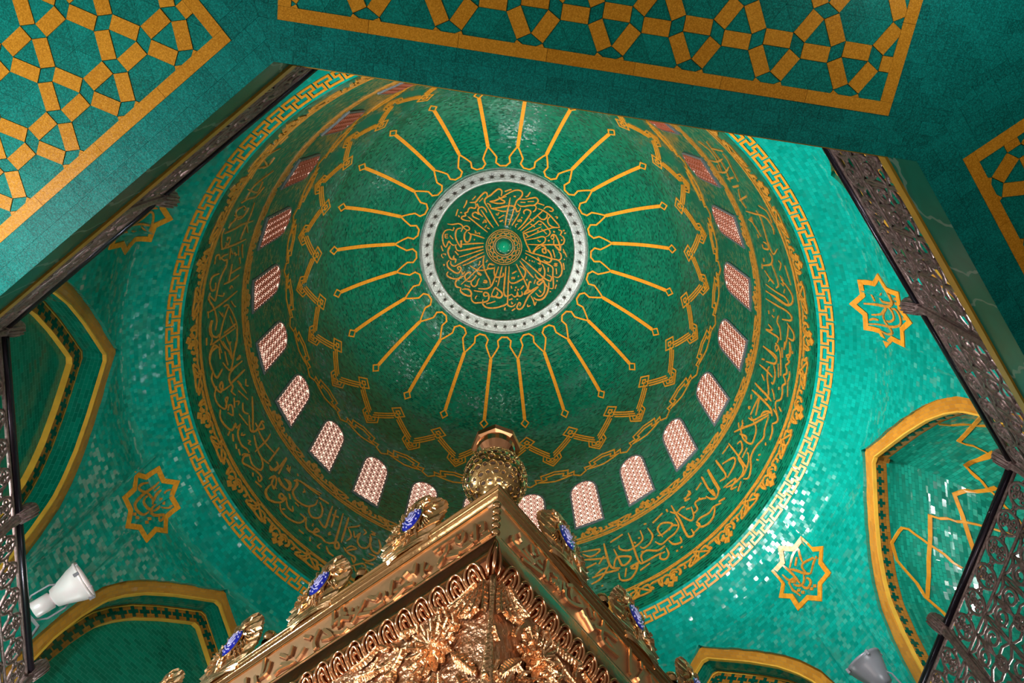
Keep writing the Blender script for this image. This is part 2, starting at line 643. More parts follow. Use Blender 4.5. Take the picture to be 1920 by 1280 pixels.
# ------------------------------------------------------------------ traced lettering (azimuth degrees, metres along the profile)
CENTER_TXT='''
0.04 254.65,8.751 255.22,8.66 253.53,8.63 249.2,8.676 244.81,8.731 241.16,8.759 236.78,8.691
0.035 240.86,8.771 240.19,8.846 237.52,8.89 234.33,8.814 231.54,8.812 228.7,8.846 226.14,8.822 224.24,8.88 221.46,8.831 219.05,8.85 219.47,8.94 222.36,9.061
0.031 225.03,8.935 225.07,9.104 224.89,9.307 224.95,9.605
0.036 242,8.814 241.64,8.918
0.036 246.9,9.144 246.97,9.046 245.34,8.964 241.82,8.937 239.11,8.968 237.52,9.051 238.79,9.195
0.036 236.22,9.087 235.06,8.985 231.16,8.97 229.25,9.042 232.32,9.199
0.031 242.03,9.008 242.18,9.216 242.36,9.431 243.71,9.601
0.04 268.53,8.791 269.27,8.664 266.47,8.61 262.8,8.662 258.06,8.739 253.89,8.767 250.86,8.816 250,8.901 250.88,9.034
0.033 250.88,9.034 252.28,9.233 253.82,9.419 257.67,9.611
0.031 251.66,8.916 254.1,8.965 254.44,9.075
0.04 255.18,8.89 261.12,8.901 266.66,8.86 274,8.804
0.036 255.08,8.897 262.98,8.981 270.62,8.986 271.86,8.935 268.31,8.891 265.74,8.808
0.036 254,9.08 261.99,9.103 274.72,9.078
0.036 254,9.08 261.52,9.154 268.9,9.206 275.15,9.196
0.024 240.33,8.67 244.91,8.628
0.024 245.15,8.8 250.23,8.748
0.031 236.26,8.6 233.26,8.661 228.74,8.704
0.028 224.69,8.627 218.33,8.694
0.036 223.51,8.723 224.27,8.758
0.026 220.05,8.735 219.04,8.785
0.024 259.38,9.238 259.19,9.283 261.71,9.291 262.18,9.247 264.68,9.245
0.024 261.47,9.392 271.7,9.312
0.041 262.35,9.488 269.67,9.458
0.027 275.71,9.316 274.6,9.604
0.031 208.01,8.62 209.23,8.734 212.48,8.854 212.69,8.942 210.58,8.997 204.89,9.008
0.029 209.49,9.053 211.73,9.014 214.46,9.058 214.19,9.14 211.43,9.169 209.25,9.114 210.77,9.04
0.039 208.83,9.133 204.34,9.112 196.86,9.143 192.47,9.201 193.71,9.266 199.31,9.285 205.31,9.257 207.22,9.176
0.034 206.12,9.229 206.94,9.417 206.83,9.629
0.036 209.22,8.967 206.5,8.893 201.89,8.892 196.44,8.927 190.25,9.006 183.91,9.096
0.041 194.09,9.08 184.64,9.096
0.031 203.39,8.81 203.52,8.725 201.43,8.635 197.54,8.606 192.55,8.628 188,8.67 185.87,8.726 191.44,8.777 189.83,8.822 187.52,8.893 188.2,8.984
0.034 188.69,9.117 189.89,9.317 192.79,9.652
0.031 188.18,8.958 184.94,8.963 180.34,9.03 181.14,9.258 184.54,9.654
0.029 173.33,9.288 173.9,9.484 175.46,9.659
0.029 187.51,8.841 184.67,8.793 181.91,8.774 178.53,8.777
0.022 198.71,8.724 197.95,8.663 196.42,8.673 196.81,8.73 196.17,8.674 194.62,8.683 194.96,8.748
0.031 206.98,8.803 203.39,8.81
0.026 197.73,8.778 194.19,8.871
0.037 197.67,9.384 199.03,9.407
0.026 186.98,8.607 181.82,8.657
0.024 214.26,9.297 211.93,9.358 210.48,9.346 211.54,9.416
0.024 211.8,9.406 213.83,9.445 210.87,9.468
0.027 236.19,9.293 238.81,9.305 237.67,9.367 235.04,9.317 231.85,9.334
0.024 235.27,9.437 228.87,9.463
0.027 232.39,9.506 234.36,9.577
0.035 268.53,8.834 273.96,8.748 279.68,8.646 283.77,8.601 287.31,8.61 288.74,8.686 287.81,8.784 285.44,8.876 284.85,8.984 284.62,9.076 284.48,9.292 283.1,9.582
0.033 277.8,8.832 277.33,9.029 275.85,9.316 274.1,9.597
0.036 267.89,9.079 275.43,9.055 282.8,9.04 286.48,9.081 289.6,9.154 292.56,9.108 292.27,9.023
0.035 286.05,8.827 292.83,8.775 297.91,8.679 300.99,8.613 304.05,8.633 304.98,8.702 303.9,8.801 299.85,8.873 295.61,8.95 290.91,8.988 287.08,8.955
0.031 303.9,8.801 306.85,8.809 308.24,8.894 307.62,8.962
0.031 293.64,9.155 293.02,9.342 290.78,9.572
0.036 300.57,9.137 298.07,9.08 299.72,9.001 304.35,8.98 306.65,9.034 307.87,9.186 309.09,9.408 308.02,9.593
0.033 309.22,8.817 313.9,8.767 318.71,8.735 323.42,8.713 329.56,8.691 334.09,8.664 337.42,8.667
0.033 314.3,8.777 314.39,8.984 314.14,9.247 314.42,9.567
0.033 319.57,8.753 322.29,8.806 322.66,8.895 320.07,8.951 314.76,8.954
0.031 313.82,8.727 313.84,8.635 316.42,8.577 319.71,8.563 320.18,8.615 318.31,8.658
0.033 323.59,8.732 324.32,8.809 327.85,8.863 332.28,8.846 335.49,8.766 336.85,8.668
0.029 321.02,9.56 321.39,9.316 321.21,9.14 320.7,9.03 323.98,8.981 330.07,8.953 335.57,8.925 339.53,8.931 342.2,8.992 343.17,9.068
0.029 324.39,9.571 327.94,9.32 328.66,9.059
0.029 335.81,9.564 334.18,9.281 334.18,9.042 335,8.818 336.2,8.717
0.034 322.76,9.558 337.5,9.603 355.72,9.579 8.19,9.491
0.032 340.81,9.587 342.05,9.359 341.72,9.157 344.8,9.09 349.83,9.125 353.51,9.23 358.15,9.345 8.21,9.435
0.032 352.53,9.547 353.9,9.285 353.7,9.015 354.16,8.737 351.36,8.65 347.24,8.644 344.2,8.705
0.033 338.54,8.713 340.86,8.651 343.26,8.684 344.1,8.718
0.036 345.26,8.956 342.53,8.898 343.14,8.833 346.93,8.802 353.31,8.775 0.54,8.763
0.031 345.99,8.946 347.5,8.913 344.66,8.87 343.13,8.902
0.031 348.25,8.889 353.16,8.907 357.93,8.835 0.56,8.77
0.024 310.39,9.156 316.9,9.125
0.024 316.75,9.242 324.73,9.204
0.024 331.08,9.094 340.1,9.02
0.031 272.08,8.679 278.02,8.61
0.038 281.11,8.783 283.28,8.778
0.033 292.23,8.704 293.86,8.67 294.44,8.546
0.026 289.61,8.89 294.77,8.847
0.026 296.37,8.804 301.71,8.718
0.026 305.9,8.701 311.58,8.646
0.034 299.13,9.257 301.44,9.241
0.024 297.15,9.344 297.75,9.392 300.62,9.367 299.11,9.327 302.5,9.321 302.9,9.381
0.027 300.16,9.453 297.84,9.515 300.73,9.576
0.024 323.82,9.093 326.19,9.044 324.72,9.024
0.024 332.35,9.22 331.85,9.185 330.81,9.19
0.027 345.34,9.288 348.28,9.257 348.13,9.215
0.036 348.79,9.04 348.32,8.998
0.038 338.76,8.841 340.33,8.812
0.038 349.59,8.715 349.15,8.687
0.036 340.73,8.609 340.79,8.576
0.036 343.36,8.604 343.41,8.564
0.026 325.94,8.632 327.43,8.589 328.4,8.628
0.027 323.03,9.525 335.47,9.487
0.024 266.78,9.348 271.39,9.305
0.034 3.86,9.18 359.98,9.196 359.63,9.128 3.27,9.113
0.037 355.17,9.219 356.64,9.14 1.7,9.101
0.032 0.1,9.075 2.56,9.02 5.08,8.997
0.027 359.5,8.942 4.31,8.905
0.027 358.13,8.691 0.17,8.672 2.28,8.677
0.029 180.26,9.016 180.41,9.325 182.69,9.655
0.029 172.18,9.033 173.13,9.343 176,9.653
0.032 163.59,8.884 165.03,9.23 167.66,9.653
0.032 159.41,9.152 159.24,9.402 158.31,9.623
0.029 180.37,8.944 174.76,9.021
0.034 185.04,8.831 181.76,8.78 177.2,8.788 172.78,8.827 170.68,8.899
0.041 175.51,8.916 172.62,8.893 170.14,8.937 166.75,8.905
0.032 170.52,8.817 167.23,8.799 164.01,8.845 163.14,8.923
0.036 171.54,8.782 169.51,8.718 165.07,8.715 160.49,8.773 156.33,8.831 154.75,8.903 157.37,8.989 160.93,8.977 160.59,8.917 157.48,8.931
0.034 161.15,8.681 159.39,8.627 156.29,8.64 151.92,8.73 149.57,8.82 150.26,8.909
0.037 148.37,8.962 149.1,8.813 148.53,8.725 145.6,8.673 143.01,8.689 140.78,8.729
0.042 140.39,8.738 138.51,8.677 134.79,8.676 130.14,8.702 127.45,8.747 128.56,8.805 131.68,8.832 135.32,8.806 138.46,8.731
0.037 126.99,8.754 124.25,8.677 120.7,8.654 116.89,8.699 112.01,8.759 108.73,8.823 108.75,8.915 111.13,8.979 114.69,8.98 115.75,8.93 113.67,8.893 110.33,8.931
0.035 114.06,8.809 112.75,8.713 108.98,8.664 104.16,8.669 97.95,8.706 91.51,8.766 88.08,8.796
0.042 106.48,8.993 104.09,9.147 100.07,9.133 94.51,9.067 93.28,8.992 96.06,8.938 101.95,8.948 106.93,8.926
0.037 106.65,9.005 105.23,8.947 101.95,8.948 99.18,9.021 100.26,9.069
0.027 127.59,8.889 117.96,8.965
0.027 109.39,8.74 100.48,8.845
0.027 121.58,8.828 122.28,8.776 121.48,8.743
0.032 155.36,9.21 146.84,9.27 141.62,9.311 132.62,9.417 127.69,9.494
0.03 143.17,9.49 142.73,9.361 142.8,9.168 142.41,9.005 142.7,8.924 142.83,8.788
0.035 158.92,9.64 149.9,9.561 137.59,9.466 125.28,9.376 115.63,9.289 111.13,9.179
0.03 141.75,9.584 143,9.647
0.037 124.63,8.987 118.3,9.039 112.76,9.102 109.62,9.188 108.52,9.313 107.62,9.463 106.25,9.665
0.035 116.16,9.621 112.72,9.497 107.54,9.41 99.25,9.419 93.1,9.451 92.12,9.515
0.032 96.39,9.68 98.27,9.536 99.57,9.353 100.65,9.196
0.037 85.72,9.654 88.88,9.412 90.94,9.12 90.27,9.006 87.68,8.966
0.037 131.37,9.527 128.33,9.505 121.05,9.554 116.95,9.589
0.032 131.1,9.61 121.89,9.651 131.93,9.62 131.37,9.527
0.035 145.52,9.153 148.33,9.09 147.57,8.983 144.13,8.948 141.8,8.925
0.034 140.92,8.944 137.12,9.018 136.82,9.127 137.73,9.2
0.035 136.66,9.009 134.48,8.963 130.3,8.965 128.73,9.034 130.47,9.12 130.9,9.194
0.032 138.21,9.245 134.51,9.263 138.77,9.272 132.45,9.288 132.75,9.252
0.037 123.18,9.172 118.56,9.198 119.63,9.232 123.68,9.211
0.037 105.2,9.312 102.79,9.307
0.027 152.54,9.483 148.08,9.416 148.52,9.386
0.029 139.8,8.842 133.45,8.899
0.029 154.74,8.978 150.72,8.962 151.98,9.039
0.032 160.07,9.056 159.76,9.14
0.024 179.28,8.628 177.32,8.618 175.03,8.65
0.024 179.18,8.648 178.54,8.712 177.22,8.709
0.027 169.18,8.615 168.8,8.646 167.74,8.626
0.032 89.87,8.716 90.43,8.653
0.035 84.45,9.679 88.57,9.464 90.81,9.221 90.84,9.056 88.2,8.979 84.85,8.987 80.58,9.014
0.035 76.1,9.666 82.09,9.404 85.02,9.153 86.32,8.952 87.12,8.801 85.87,8.749 82.11,8.726 78.36,8.774
0.037 80.69,9.002 78.58,8.943 75.15,8.952 73.46,9.022 73.91,8.945 71.65,8.918 68.63,8.936 67.85,9.011
0.04 74.41,9.152 72.78,9.13
0.04 76.51,9.089 74.75,9.081
0.04 72.46,9.082 70.41,9.07
0.032 80.18,9.206 79.7,9.14
0.032 62.25,9.111 68.28,9.062
0.037 82.29,9.34 80.14,9.283 74.39,9.25 65.97,9.259 57.83,9.266 50.89,9.32 46.83,9.407 49.8,9.553
0.035 54.81,9.645 56.39,9.45 57.39,9.277 58.9,9.056 60.59,8.973
0.035 33.37,9.646 34.1,9.441 34.77,9.201 35.55,8.992 35.03,8.836 33.37,8.765 29.79,8.802 30.49,8.917
0.035 41.79,9.637 43.98,9.426 44.72,9.242 44.65,9.119
0.037 59.69,8.978 54.19,9.092 51.72,9.107 51.4,9.072
0.042 66.86,8.922 59.79,8.921 52.44,8.914 47.45,8.896
0.045 66.86,8.922 61.17,8.979 56.98,8.916
0.037 47.85,8.887 55.2,8.878 61.51,8.855 67.09,8.774 70.84,8.687 74.25,8.634 76.87,8.638 77.95,8.695 74.79,8.781 73.47,8.746 75.1,8.704
0.032 60.21,8.826 60.37,8.685 61.13,8.595 58.33,8.642
0.039 37.36,8.897 41.28,8.968 45.49,8.979 45.76,8.915 42.64,8.906 38.69,8.891 41.36,8.806 46,8.717 50.05,8.685 53.28,8.711 54.18,8.817
0.042 58.53,8.761 57.27,8.685 54.32,8.63 50.38,8.612 45.08,8.646 40.25,8.705 35.92,8.78
0.034 39.91,8.678 37.82,8.619 33.88,8.677 27.41,8.787 20.7,8.857 18.91,8.928 18.37,9.101 18.58,9.243 17.43,9.408 15.84,9.616
0.037 23.16,9.244 22.72,9.173 18.68,9.214 14.34,9.291
0.037 21.68,9.137 25.48,9.047 30.89,8.974 36.24,8.948 40.33,8.985 41.22,9.076 39.52,9.156
0.035 8.72,9.616 10.35,9.473 10.4,9.277 10.32,9.098 10.8,8.96 10.32,8.8 12.84,8.706 17.91,8.642 22.98,8.62 26.73,8.661 27.78,8.752
0.037 0.97,9.075 5.17,8.99 10.63,8.947 14.94,8.967 16.68,9.041 15.51,9.131
0.037 359.05,9.128 0.97,9.196 4.82,9.179 4.91,9.111 359.73,9.115
0.032 356.02,9.579 8.72,9.504 10.22,9.417 3.41,9.372 357.05,9.235
0.029 359.64,8.942 8.48,8.874
0.036 355.11,8.752 0.08,8.757
0.031 1.38,8.796 3.85,8.74 8.14,8.728 10.44,8.786
0.029 355.15,8.871 359.06,8.783
0.027 358.25,8.691 0.75,8.658 5.44,8.591
0.031 7.99,8.656 8.07,8.635
0.029 11.63,8.652 17.6,8.589
0.029 19.25,8.784 24.49,8.718
0.024 15.12,8.863 14.05,8.794 15.65,8.839 15.66,8.784 17.36,8.848 16.98,8.774
0.029 21.89,8.969 26.98,8.92
0.025 31.1,9.16 29.16,9.133 31.92,9.136 31.22,9.096 26.04,9.117
0.032 26.56,9.465 26.37,9.435
0.032 25.24,9.396 24.68,9.369
0.032 24.58,9.34 24.53,9.325
0.027 21.84,9.558 29.33,9.542
0.032 73.63,9.48 62.52,9.498
0.027 76.4,9.403 76.12,9.363 73.47,9.393 72.42,9.348 69.82,9.39
0.04 64.37,9.374 62.81,9.357
0.04 54.99,9.201 53.54,9.177
0.03 44.25,9.06 49.45,9.011
0.039 30.07,8.652 29.57,8.621
0.029 32.99,8.604 36.89,8.571
0.032 42.14,8.627 41.43,8.599
0.032 49.27,8.831 49.33,8.767 48.54,8.769
0.027 39.69,8.821 40.61,8.733
0.035 85.33,8.887 80.84,8.906
0.035 76.36,8.88 75.04,8.86
0.027 82.53,8.842 82.27,8.79 81.25,8.812
0.032 89.78,8.716 90.09,8.653
0.032 83.44,8.629 79.77,8.672
0.027 67,8.678 67.76,8.632 64.77,8.627
0.035 93.62,8.74 90.3,8.766 87.37,8.814
0.037 96.08,9.436 92.42,9.464 92.56,9.528'''
BAND_TXT='''
0.019 213.26,0.855 213.02,0.725 212.1,0.712 210.91,0.863 210.83,0.998
0.016 213.3,0.895 212.41,1.033 212.2,1.005 212.52,1.047
0.019 211.73,0.698 211.14,0.803 210.41,0.792 209.93,0.721 208.98,0.682
0.021 208.11,0.615 208.2,0.96 208.46,1.163 208.14,1.6
0.021 206.09,0.811 206.62,0.81 206.41,0.88 205.63,0.919 204.75,0.902 205.56,0.81
0.021 204.58,0.706 204.11,1.149 204.04,1.584
0.02 209.37,0.539 208.37,0.522 206.76,0.586 204.66,0.723 204.59,0.827 205.22,0.836
0.021 204.6,1.347 206.63,1.369 208.56,1.384 210.56,1.382 213.06,1.302
0.019 210.41,0.898 210.32,1.035 210.92,1.125 212.25,1.159
0.019 208.37,1.351 206.92,1.466 205.48,1.575
0.015 202.84,1.123 201.85,1.203
0.015 202.02,1.293 201.63,1.288 201.31,1.368 201.19,1.319
0.019 203.12,1.514 201.41,1.569 199.54,1.668
0.015 203.05,1.358 200.79,1.457
0.019 199.98,1.535 198.46,1.613
0.019 201.79,0.613 203.42,0.584 203.5,0.677 202.37,0.746 202.73,0.873 202.55,1.007
0.023 203.05,0.697 201.5,0.925 201.32,1.017 199.94,1.07 198.64,0.987 196.82,0.914 195.07,0.892 193.42,0.852 194.24,0.746 195.34,0.636
0.02 203.72,1.06 201.94,1.111 201.05,1.135
0.023 199.01,0.851 199.11,0.648 197.75,0.603 196.18,0.68 195.94,0.804 197.3,0.787
0.021 199.46,1.284 197.54,1.289 195.45,1.268
0.021 197.4,1.328 197.51,1.643
0.022 195.8,1.108 195.58,1.376 195.83,1.644
0.017 194.13,0.931 193.24,1.115 193.77,1.149
0.017 193.79,1.347 194.28,1.395 193.61,1.462
0.021 191.7,0.681 191.69,1.135 192.18,1.645
0.025 195.75,0.658 194.44,0.637 192.37,0.793 190.64,0.891 188.54,0.949 186.94,0.896
0.021 190.76,1.166 190.68,1.276 190.01,1.37
0.023 189.97,1.348 187.92,1.199 185.36,1.056 184.79,1.008
0.025 190.11,1.347 187.58,1.513 184.76,1.638 182.51,1.633 180.79,1.577 179.21,1.445 177.58,1.328
0.02 187.68,1.399 185.77,1.483 184.21,1.576
0.023 185,1.184 184.97,1.593
0.024 189.42,0.815 188.13,0.756 186.4,0.791 185.33,0.928 185.56,1.015
0.025 189.61,0.774 188.32,0.716 186.69,0.732
0.022 184.62,0.756 184.43,1.135 184.16,1.585
0.019 190.84,1.431 189.2,1.556 188.76,1.627
0.017 190.34,1.018 188.66,1.154 189.57,1.13
0.02 186.76,0.614 185.27,0.604
0.02 187.04,0.714 185.64,0.786 184.69,0.716
0.019 183.91,1.239 181.84,1.32 182.03,1.392
0.026 184.08,1.043 182.19,1.146 180.33,1.288 178.42,1.33
0.026 183.24,0.946 183.26,0.739 181.64,0.651
0.015 192.01,0.639 190.6,0.67
0.016 183.53,0.993 181.37,1.043
0.018 177.7,1.616 177.4,1.487
0.026 182.34,1.017 184.11,0.832 183.23,0.698 181.65,0.651 179.61,0.686 177.5,0.771 177.91,0.933 178.16,0.984
0.026 179.27,0.698 178.1,0.625 175.91,0.675 174.29,0.781 174.85,0.891 175.85,0.885 175.39,0.803 174.19,0.864 173.74,1.161
0.025 183.42,1.122 180.81,1.254 178.92,1.345 180.88,1.346 182.37,1.329
0.021 182.8,0.982 180.38,0.978
0.022 181.17,1.561 178.97,1.439 176.5,1.223 179.24,1.037
0.026 176.15,1.661 176.3,1.355 175.91,1.179 174.53,1.125 173.07,1.177 172.4,1.1 171.06,1.173
0.026 173.99,1.675 173.97,1.406 173.97,1.124
0.018 181.1,1.148 177.89,1.177
0.022 177.3,1.483 177.22,1.6 177.6,1.637
0.021 175.93,0.717 174.7,0.61 172.68,0.627 170.75,0.747 170.94,0.845 172.22,0.864 171.99,0.943 170.95,0.801
0.023 169.46,0.81 168.15,0.915 169.71,0.983 170.49,0.911 169.77,0.828
0.026 171.3,0.646 169.96,0.578 167.99,0.616 165.98,0.732 166.28,0.889 165.45,0.88 165.34,1.016
0.024 171.67,1.445 173.05,1.366 169.27,1.514
0.019 171.99,1.634 170.85,1.575 170.25,1.645
0.016 171.25,1.302 167.94,1.484
0.02 169.98,1.115 169.28,1.219 168.88,1.148
0.02 170.86,1.116 169.04,1.038
0.024 168.36,1.311 166.77,1.235 165.4,1.342
0.016 167.19,1.092 163.71,1.192
0.028 167.64,1.644 164.96,1.489 161.76,1.242
0.025 165.34,1.016 164.25,0.842 161.85,0.8 160.35,0.869 159.33,0.878
0.026 165.08,1.344 163.15,1.225 162.01,1.21 161.22,1.352 161.59,1.597 160.89,1.646
0.024 162.64,1.417 160.91,1.432 160.1,1.577 161.39,1.581
0.026 160.94,1.224 158.78,1.134 156.18,1.092 153.82,1.166
0.024 158.3,1.037 157.69,1.462 157.86,1.647
0.024 154.16,1.204 154.01,1.647
0.024 161.16,1.4 158.01,1.383 154.34,1.451
0.025 160.28,0.694 160.1,0.751 158.98,0.846 159.75,0.72 159.1,0.616 157.4,0.7 155.29,0.789 153.49,0.804 153.49,0.7 154.38,0.745
0.025 158.68,0.844 156.86,0.796 154.72,0.885 155.07,1.029 156.78,1.099
0.02 163.62,0.963 163.35,0.918 162.74,1.017
0.018 161.41,1.008 160.74,1.052 160.82,0.984 160.06,1.019
0.021 165.17,0.723 163.91,0.656
0.021 163.08,0.686 162.22,0.643
0.021 161.88,0.685 160.62,0.653
0.019 166.12,0.674 165.87,0.592
0.026 153.52,1.16 152.48,1.124 151.69,1.317 152.62,1.37
0.024 150.58,1.209 150.94,1.644
0.021 149.69,1.484 148.68,1.473 149.06,1.587
0.018 155.84,0.695 155.34,0.644
0.021 154.21,0.626 152.28,0.669
0.026 151.84,0.937 151.15,1.078 150.71,0.91 149.08,0.93
0.028 150.23,1.135 148.52,1.088 146.36,1.15 147,1.304 148.78,1.242
0.026 150.89,0.823 151.01,0.676 149.6,0.612 148.08,0.687
0.022 147.97,0.897 146.87,0.862 146.4,0.973
0.023 145.71,1.497 143.21,1.577 138.9,1.685
0.027 146.51,1.422 145.26,1.43 145.43,1.199 143.63,1.114
0.019 143.32,1.458 142.62,1.412
0.023 145.92,1.085 145.08,1.023
0.024 150.55,0.932 151.08,0.777 150.55,0.66 148.67,0.64 146.78,0.777 146.21,0.929 147.56,0.942 147.62,0.835 146.17,0.865
0.022 151.85,0.979 151,1.101 149.95,1.027 149.68,0.879 150.4,0.913
0.028 150.07,1.158 148.36,1.11 146.72,1.124 146.93,1.246 148.62,1.265
0.024 146.64,0.757 145.53,0.659 143.21,0.663 140.72,0.75 139.88,0.927 141.44,0.934
0.027 146.46,1.398 145.81,1.495 145.44,1.312 145.38,1.176 143.73,1.113 140.92,1.177 139.17,1.352 139.16,1.492
0.025 145.19,1.534 142.06,1.575 139.07,1.624
0.024 146.1,0.973 144.84,0.849 143.26,0.851 143.81,0.937
0.021 146.02,1.083 144.98,1.021
0.022 146.58,1.609 146.14,1.576
0.026 139.15,1.564 136.26,1.61
0.027 138.34,1.486 137.01,1.38 136.81,1.192 138.42,1.072 139.86,1.127 140.12,1.242
0.03 135.16,1.62 134.9,1.33 134.77,1.074 136.83,1.124
0.028 133.95,1.602 133.67,1.381 133.41,1.167
0.03 132.03,1.63 131.54,1.224 131.17,0.898 130.49,0.817 130.06,0.873 130.74,0.955 132.5,0.814
0.03 130.4,1.632 130.16,1.312 129.93,1.004
0.026 134.31,1.439 132.67,1.483
0.026 139.74,0.97 138.73,0.79 136.94,0.794 135.75,0.91 136.52,0.919 136.56,0.79 134.64,0.829 133.14,0.804 130.9,0.914
0.024 129.67,1.408 128.24,1.264 128.94,1.095
0.024 129.53,1.417 127.88,1.533 127.12,1.611
0.026 128.09,1.404 127.3,1.286 126.47,1.431 126.45,1.238 125.14,1.15 123.74,1.222 123.43,1.43 124.08,1.528
0.03 123.9,1.472 122.81,1.237 121.06,1.195 120.76,1.367 121.7,1.516
0.022 125.96,1.576 125.14,1.538 125.52,1.451
0.022 124.07,1.628 123.02,1.616 123.7,1.564 122.73,1.58
0.025 128.34,0.942 127.44,1.055 126.15,1.064 127.15,0.978 128.41,0.877
0.025 128.98,0.936 127.41,0.872 125.78,0.87 125.68,0.755 126.59,0.827
0.025 124.05,0.928 122.51,0.942 121.1,1.1 123.02,1.101
0.025 123.25,0.877 121.17,0.915
0.024 125.94,0.654 123.71,0.825 122.64,0.788
0.026 125.41,0.682 124.53,0.611 123.03,0.625 122.91,0.775
0.026 132.81,0.734 131.75,0.65 130.4,0.643
0.02 134.08,0.713 134.63,0.617 133.89,0.605
0.02 140.02,0.632 138.63,0.643
0.022 136.98,0.668 136.63,0.602
0.021 137.66,0.965 137.55,0.909
0.02 145.5,0.711 144.99,0.754
0.019 143.71,1.046 142.51,1.046
0.021 142.86,1.434 143.12,1.375
0.019 133.52,0.998 133.23,1.049 133.27,0.983 132.79,1.03
0.024 151.64,1.18 151.27,1.368 151.13,1.652
0.026 153.33,1.151 152.06,1.174 151.7,1.361
0.021 149.53,1.508 148.56,1.473 149.86,1.551
0.024 331.28,1.533 330.93,1.162 330.62,0.769 332.43,0.642 334.16,0.692
0.022 332.79,1.5 334.08,1.444 334.79,1.395 336.52,1.311
0.021 333.3,1.588 333.53,1.455 332.28,1.412
0.021 329.9,1.03 331.74,0.989 334.67,1.056 337.49,1.086 339.37,1.002 337.6,0.782
0.019 328.22,0.796 328.81,0.583 330.09,0.557 331.46,0.574
0.019 336.35,1.445 337.2,1.447
0.024 337.52,1.274 337.66,1.142 338.79,1.155 339.17,1.361 338.35,1.367
0.025 343.8,1.582 342.26,1.218 340.5,1.099 339.58,1.148
0.025 343.58,1.598 344.69,1.636
0.022 341.94,1.205 344.28,1.107 346.29,1.073 347.28,1.187
0.023 344.78,1.542 345.86,1.384 346.48,1.26 345.97,1.34 346.97,1.459
0.023 347.98,1.578 348.16,1.205 348.02,0.848 349.32,0.784 349.66,1.05 349.49,1.606
0.025 349.64,1.608 349.41,1.181 349.37,0.827 348.2,0.643 346.54,0.611 345.27,0.744 344.43,0.933
0.025 351.42,1.631 351.12,1.203 350.81,0.887 351.11,0.721 352.18,0.728 353.33,1.035
0.019 341.78,1.48 342.65,1.491
0.02 343.72,0.955 344.25,0.884 345.53,0.878 345.32,0.959
0.018 340.61,0.67 342.06,0.644 344.45,0.599
0.018 340.24,0.865 340.82,0.804 342.51,0.913
0.022 353.73,1.548 354.46,1.525
0.021 352.59,1.354 353.05,1.332
0.021 354.2,1.406 354.29,1.335
0.025 356.78,1.541 357.2,1.393 357.91,1.482 358.31,1.624
0.026 358.45,1.622 358.04,1.337 357.93,1.151 359.18,1.181
0.024 353.31,0.859 354.39,0.65 355.92,0.644 356.23,0.81
0.025 353.63,0.817 356.43,0.851 358.88,0.912
0.024 353.14,1.171 354.71,1.218 355.62,1.124 358.01,1.058
0.021 359.4,1.224 359.97,1.121 1.17,1.191
0.026 2.33,1.65 2.33,1.354 2.64,1.155
0.017 346.21,0.852 347.17,0.896
0.017 358.35,0.662 358.62,0.637
0.022 356.78,0.763 358.8,0.697 0.89,0.788
0.029 2.42,1.657 2.17,1.409 2.03,1.189 2.51,1.133 3.29,1.134 3.94,1.203 4.9,1.468
0.02 359.58,1.239 359.5,1.175 0.17,1.229 0.99,1.213
0.025 359.41,1.133 0.51,1.049 2.33,0.986 4.97,0.909
0.018 359.27,1.007 1.24,0.949
0.025 356.8,0.771 358.15,0.746 359.4,0.748 0.07,0.827 0.34,0.762 1.02,0.728 2.08,0.805 2.63,0.77 3.5,0.747 4.34,0.824 4.77,0.769 5.52,0.723 6.45,0.793 7.28,0.76 8.3,0.738 9.32,0.755 10.37,0.854 11.36,0.824 12.2,0.714
0.027 357.59,0.925 359.33,0.923
0.024 6.76,1.661 6.59,1.454 6.58,1.27 6.68,1.153
0.027 5.26,1.318 6.14,1.355 7.78,1.313 9.1,1.219 10.49,1.139 11.84,1.136 11.97,1.198
0.027 4.17,1.196 5.06,1.123 6.36,1.076 7.74,1.087 7.86,1.149
0.023 5.28,1.631 4.89,1.538
0.03 11.13,1.653 11.14,1.41 11.03,1.18 11.14,0.991
0.024 8.19,1.517 8.46,1.446 8.88,1.38
0.03 12.98,1.672 12.74,1.44 12.56,1.141 12.63,0.931 13.56,0.831
0.026 12.81,1.387 14.92,1.425 17.61,1.434
0.026 12.8,1.364 14.34,1.341 16.64,1.281
0.024 2.57,0.672 3.54,0.645 4.79,0.667
0.014 4.9,0.663 7.52,0.578
0.025 7.29,0.887 7.81,0.865
0.019 358.29,0.657 358.65,0.632
0.026 15.6,1.137 14.46,1.094 13.46,0.972 13.3,0.891
0.02 8.9,1.08 9.5,0.985 10.4,0.919
0.027 13.98,1.648 14.79,1.596
0.026 16.28,1.557 16.89,1.538
0.021 10.72,0.729 10.99,0.653 11.07,0.628
0.015 3.14,1.062 5.71,0.969
0.025 14.77,0.747 13.44,0.644 12.43,0.702 12.1,0.86
0.024 18.44,1.453 17.83,1.285 15.73,1.124 13.43,0.926
0.027 23.69,1.641 21.05,1.456 18.42,1.239 14.07,0.934
0.024 17.73,1.399 18.31,1.142 20.09,1.049 21.95,1.045 22.75,1.3 21.76,1.505 20.27,1.524
0.025 14.28,0.921 16.98,0.885 18.56,0.816 21.32,0.891 23.74,0.877 25.28,0.725 27.1,0.641 28.25,0.726
0.023 14.77,0.747 15.94,0.669 17.75,0.636
0.025 26.55,1.611 26.29,1.283 26.19,0.897 26.03,0.807
0.027 22.78,1.467 21.86,1.272 22.42,1.22
0.027 24.78,1.384 23.64,1.328 24.46,1.189 26.46,1.149 26.78,0.889 28.43,0.815 30.91,0.856 32.91,0.948
0.024 23.89,0.97 24.93,0.866 27.19,0.79 28.59,0.796
